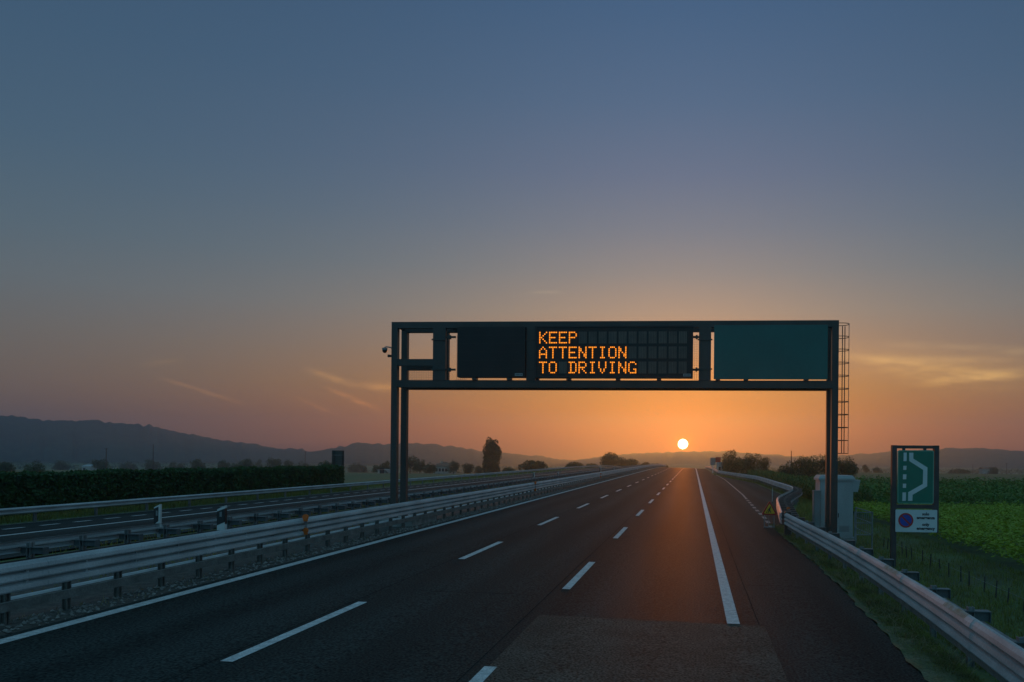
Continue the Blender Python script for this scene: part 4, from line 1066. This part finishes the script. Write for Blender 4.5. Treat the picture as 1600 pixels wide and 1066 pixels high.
mx = N.new('ShaderNodeMix'); mx.data_type = 'RGBA'; L.new(w, mx.inputs['Factor']); L.new(ramp(SIDERAMP), mx.inputs['A']); L.new(ramp(SUNRAMP), mx.inputs['B'])
col = mx.outputs['Result']
# back of the sky, away from the sun and towards the zenith: clear pre-day blue
bk_ = mt('MULTIPLY', mt('SUBTRACT', mt('ABSOLUTE', daz), 55.), 1 / 50., clamp=True); up_ = mt('MULTIPLY', mt('SUBTRACT', el, 33.), 1 / 25., clamp=True)
mb_ = N.new('ShaderNodeMix'); mb_.data_type = 'RGBA'; L.new(mt('MAXIMUM', bk_, up_), mb_.inputs['Factor']); L.new(col, mb_.inputs['A']); mb_.inputs['B'].default_value = (.108, .282, .405, 1)
col = mb_.outputs['Result']
def addc(col, fac, c):
    m_ = N.new('ShaderNodeMix'); m_.data_type = 'RGBA'; m_.blend_type = 'ADD'; L.new(fac, m_.inputs['Factor']); L.new(col, m_.inputs['A']); m_.inputs['B'].default_value = (*c, 1); m_.clamp_factor = False
    return m_.outputs['Result']
# cloud streaks and thin wisps, placed by direction
def dirof(px, py):
    d = ray(px, py); return math.degrees(math.atan2(d[0], d[1])), math.degrees(math.atan2(d[2], math.hypot(d[0], d[1])))
nzt = N.new('ShaderNodeTexNoise'); nzt.inputs['Scale'].default_value = 26; nzt.inputs['Detail'].default_value = 5
mpp = N.new('ShaderNodeMapping'); mpp.inputs['Scale'].default_value = (1, 1, 5.); L.new(tc.outputs['Generated'], mpp.inputs[0]); L.new(mpp.outputs[0], nzt.inputs['Vector'])
nf = mt('MULTIPLY', mt('SUBTRACT', nzt.outputs['Fac'], .36), 3.2, clamp=True)
nwv = mt('MULTIPLY', mt('SUBTRACT', nzt.outputs['Fac'], .5), 1.0)
def streak(p, q, wid, c, fade=.25, rag=.6):
    (a0, e0), (a1, e1) = dirof(*p), dirof(*q); ln = math.hypot(a1 - a0, e1 - e0); ta, te = (a1 - a0) / ln, (e1 - e0) / ln
    da, de = mt('SUBTRACT', az, a0), mt('SUBTRACT', el, e0)
    t = mt('DIVIDE', mt('ADD', mt('MULTIPLY', da, ta), mt('MULTIPLY', de, te)), ln)
    d_ = mt('ADD', mt('SUBTRACT', mt('MULTIPLY', de, ta), mt('MULTIPLY', da, te)), mt('MULTIPLY', nwv, wid * 1.6))
    m = mt('EXPONENT', mt('MULTIPLY', mt('POWER', mt('DIVIDE', mt('ABSOLUTE', d_), wid), 2.), -1.))
    m = mt('MULTIPLY', m, mt('DIVIDE', t, fade, clamp=True)); m = mt('MULTIPLY', m, mt('DIVIDE', mt('SUBTRACT', 1., t), fade, clamp=True))
    m = mt('MULTIPLY', m, mt('ADD', mt('MULTIPLY', nf, rag), 1 - rag))
    global col; col = addc(col, m, tuple(2.9 * q for q in c))
streak((245, 588), (395, 636), .11, (.060, .026, .006), .3)
streak((450, 616), (535, 652), .11, (.055, .022, .005), .35)
streak((470, 575), (560, 604), .20, (.105, .050, .010), .35)
streak((540, 602), (660, 607), .26, (.100, .045, .008), .35)
streak((505, 603), (605, 646), .16, (.085, .030, .006), .35)
streak((215, 570), (290, 563), .16, (.030, .016, .004), .4)
streak((690, 625), (800, 645), .10, (.030, .012, .002), .4)
streak((815, 458), (885, 455), .10, (.030, .022, .010), .4)
streak((1240, 550), (1680, 600), 1.0, (.060, .034, .006), .35, .5)
streak((1290, 552), (1540, 578), .26, (.085, .050, .011), .4, .5)
streak((1330, 574), (1660, 588), .30, (.065, .038, .008), .35, .5)
streak((1400, 600), (1660, 574), .34, (.090, .055, .015), .35, .55)
streak((1350, 560), (1640, 562), .28, (.060, .036, .010), .35, .6)
streak((1450, 540), (1690, 552), .26, (.045, .030, .010), .35, .6)
streak((1360, 535), (1520, 545), .30, (.040, .025, .008), .4, .8)
# glow round the sun and its disc
sd = (math.sin(RAD(SUN_AZ)) * math.cos(RAD(SUN_EL)), math.cos(RAD(SUN_AZ)) * math.cos(RAD(SUN_EL)), math.sin(RAD(SUN_EL)))
vd = N.new('ShaderNodeVectorMath'); vd.operation = 'DISTANCE'; L.new(tc.outputs['Generated'], vd.inputs[0]); vd.inputs[1].default_value = sd
ang = mt('MULTIPLY', vd.outputs['Value'], 180 / math.pi)
gl = lambda s_: mt('EXPONENT', mt('MULTIPLY', mt('DIVIDE', ang, s_), -1.))
col = addc(col, gl(3.0), (.70, .06, -.09)); col = addc(col, gl(.55), (1.6, .42, -.05))
nk = N.new('ShaderNodeTexSky'); nk.sky_type = 'NISHITA'; nk.sun_disc = False; nk.sun_elevation = RAD(SUN_EL); nk.sun_rotation = RAD(SUN_AZ); nk.dust_density = 2.5; nk.ozone_density = 2
sc10 = N.new('ShaderNodeVectorMath'); sc10.operation = 'SCALE'; L.new(col, sc10.inputs[0]); sc10.inputs['Scale'].default_value = 10.
mn = N.new('ShaderNodeMix'); mn.data_type = 'RGBA'; mn.inputs['Factor'].default_value = .88; L.new(nk.outputs[0], mn.inputs['A']); L.new(sc10.outputs[0], mn.inputs['B'])
ds = mt('MULTIPLY', mt('SUBTRACT', .385, ang), 1 / .09, clamp=True)
fin = addc(mn.outputs['Result'], ds, (220., 150., 70.))
L.new(fin, N['Background'].inputs[0]); N['Background'].inputs[1].default_value = .1

sun = bpy.data.lights.new('sun', 'SUN'); sun.energy = 2.0; sun.angle = RAD(.5); sun.color = (.50, .125, .015)
so = bpy.data.objects.new('sun', sun); COL.objects.link(so)
so.rotation_euler = Vector((-sd[0], -sd[1], -sd[2])).to_track_quat('-Z', 'Y').to_euler()

# ------------------------------------------------------------------ camera
cd = bpy.data.cameras.new('camera'); co = bpy.data.objects.new('camera', cd); COL.objects.link(co); S.camera = co
cd.sensor_width = 36.; cd.lens = FPX / 1600 * 36; cd.shift_x = -(PX0 - 800) / 1600; cd.shift_y = (PY0 - 533) / 1600; cd.clip_end = 30000; cd.clip_start = .1
from mathutils import Matrix
co.matrix_world = Matrix.Translation((0, 0, EYE)) @ Matrix.Rotation(YAW, 4, 'Z') @ Matrix.Rotation(RAD(90), 4, 'X') @ Matrix.Rotation(ROLL, 4, 'Z')
S.view_settings.view_transform = 'Standard'; S.view_settings.look = 'None'; S.view_settings.exposure = 0; S.view_settings.gamma = 1
S.render.engine = 'CYCLES'; S.cycles.max_bounces = 6; S.cycles.volume_bounces = 1; S.cycles.use_denoising = True
S.cycles.sample_clamp_indirect = 4
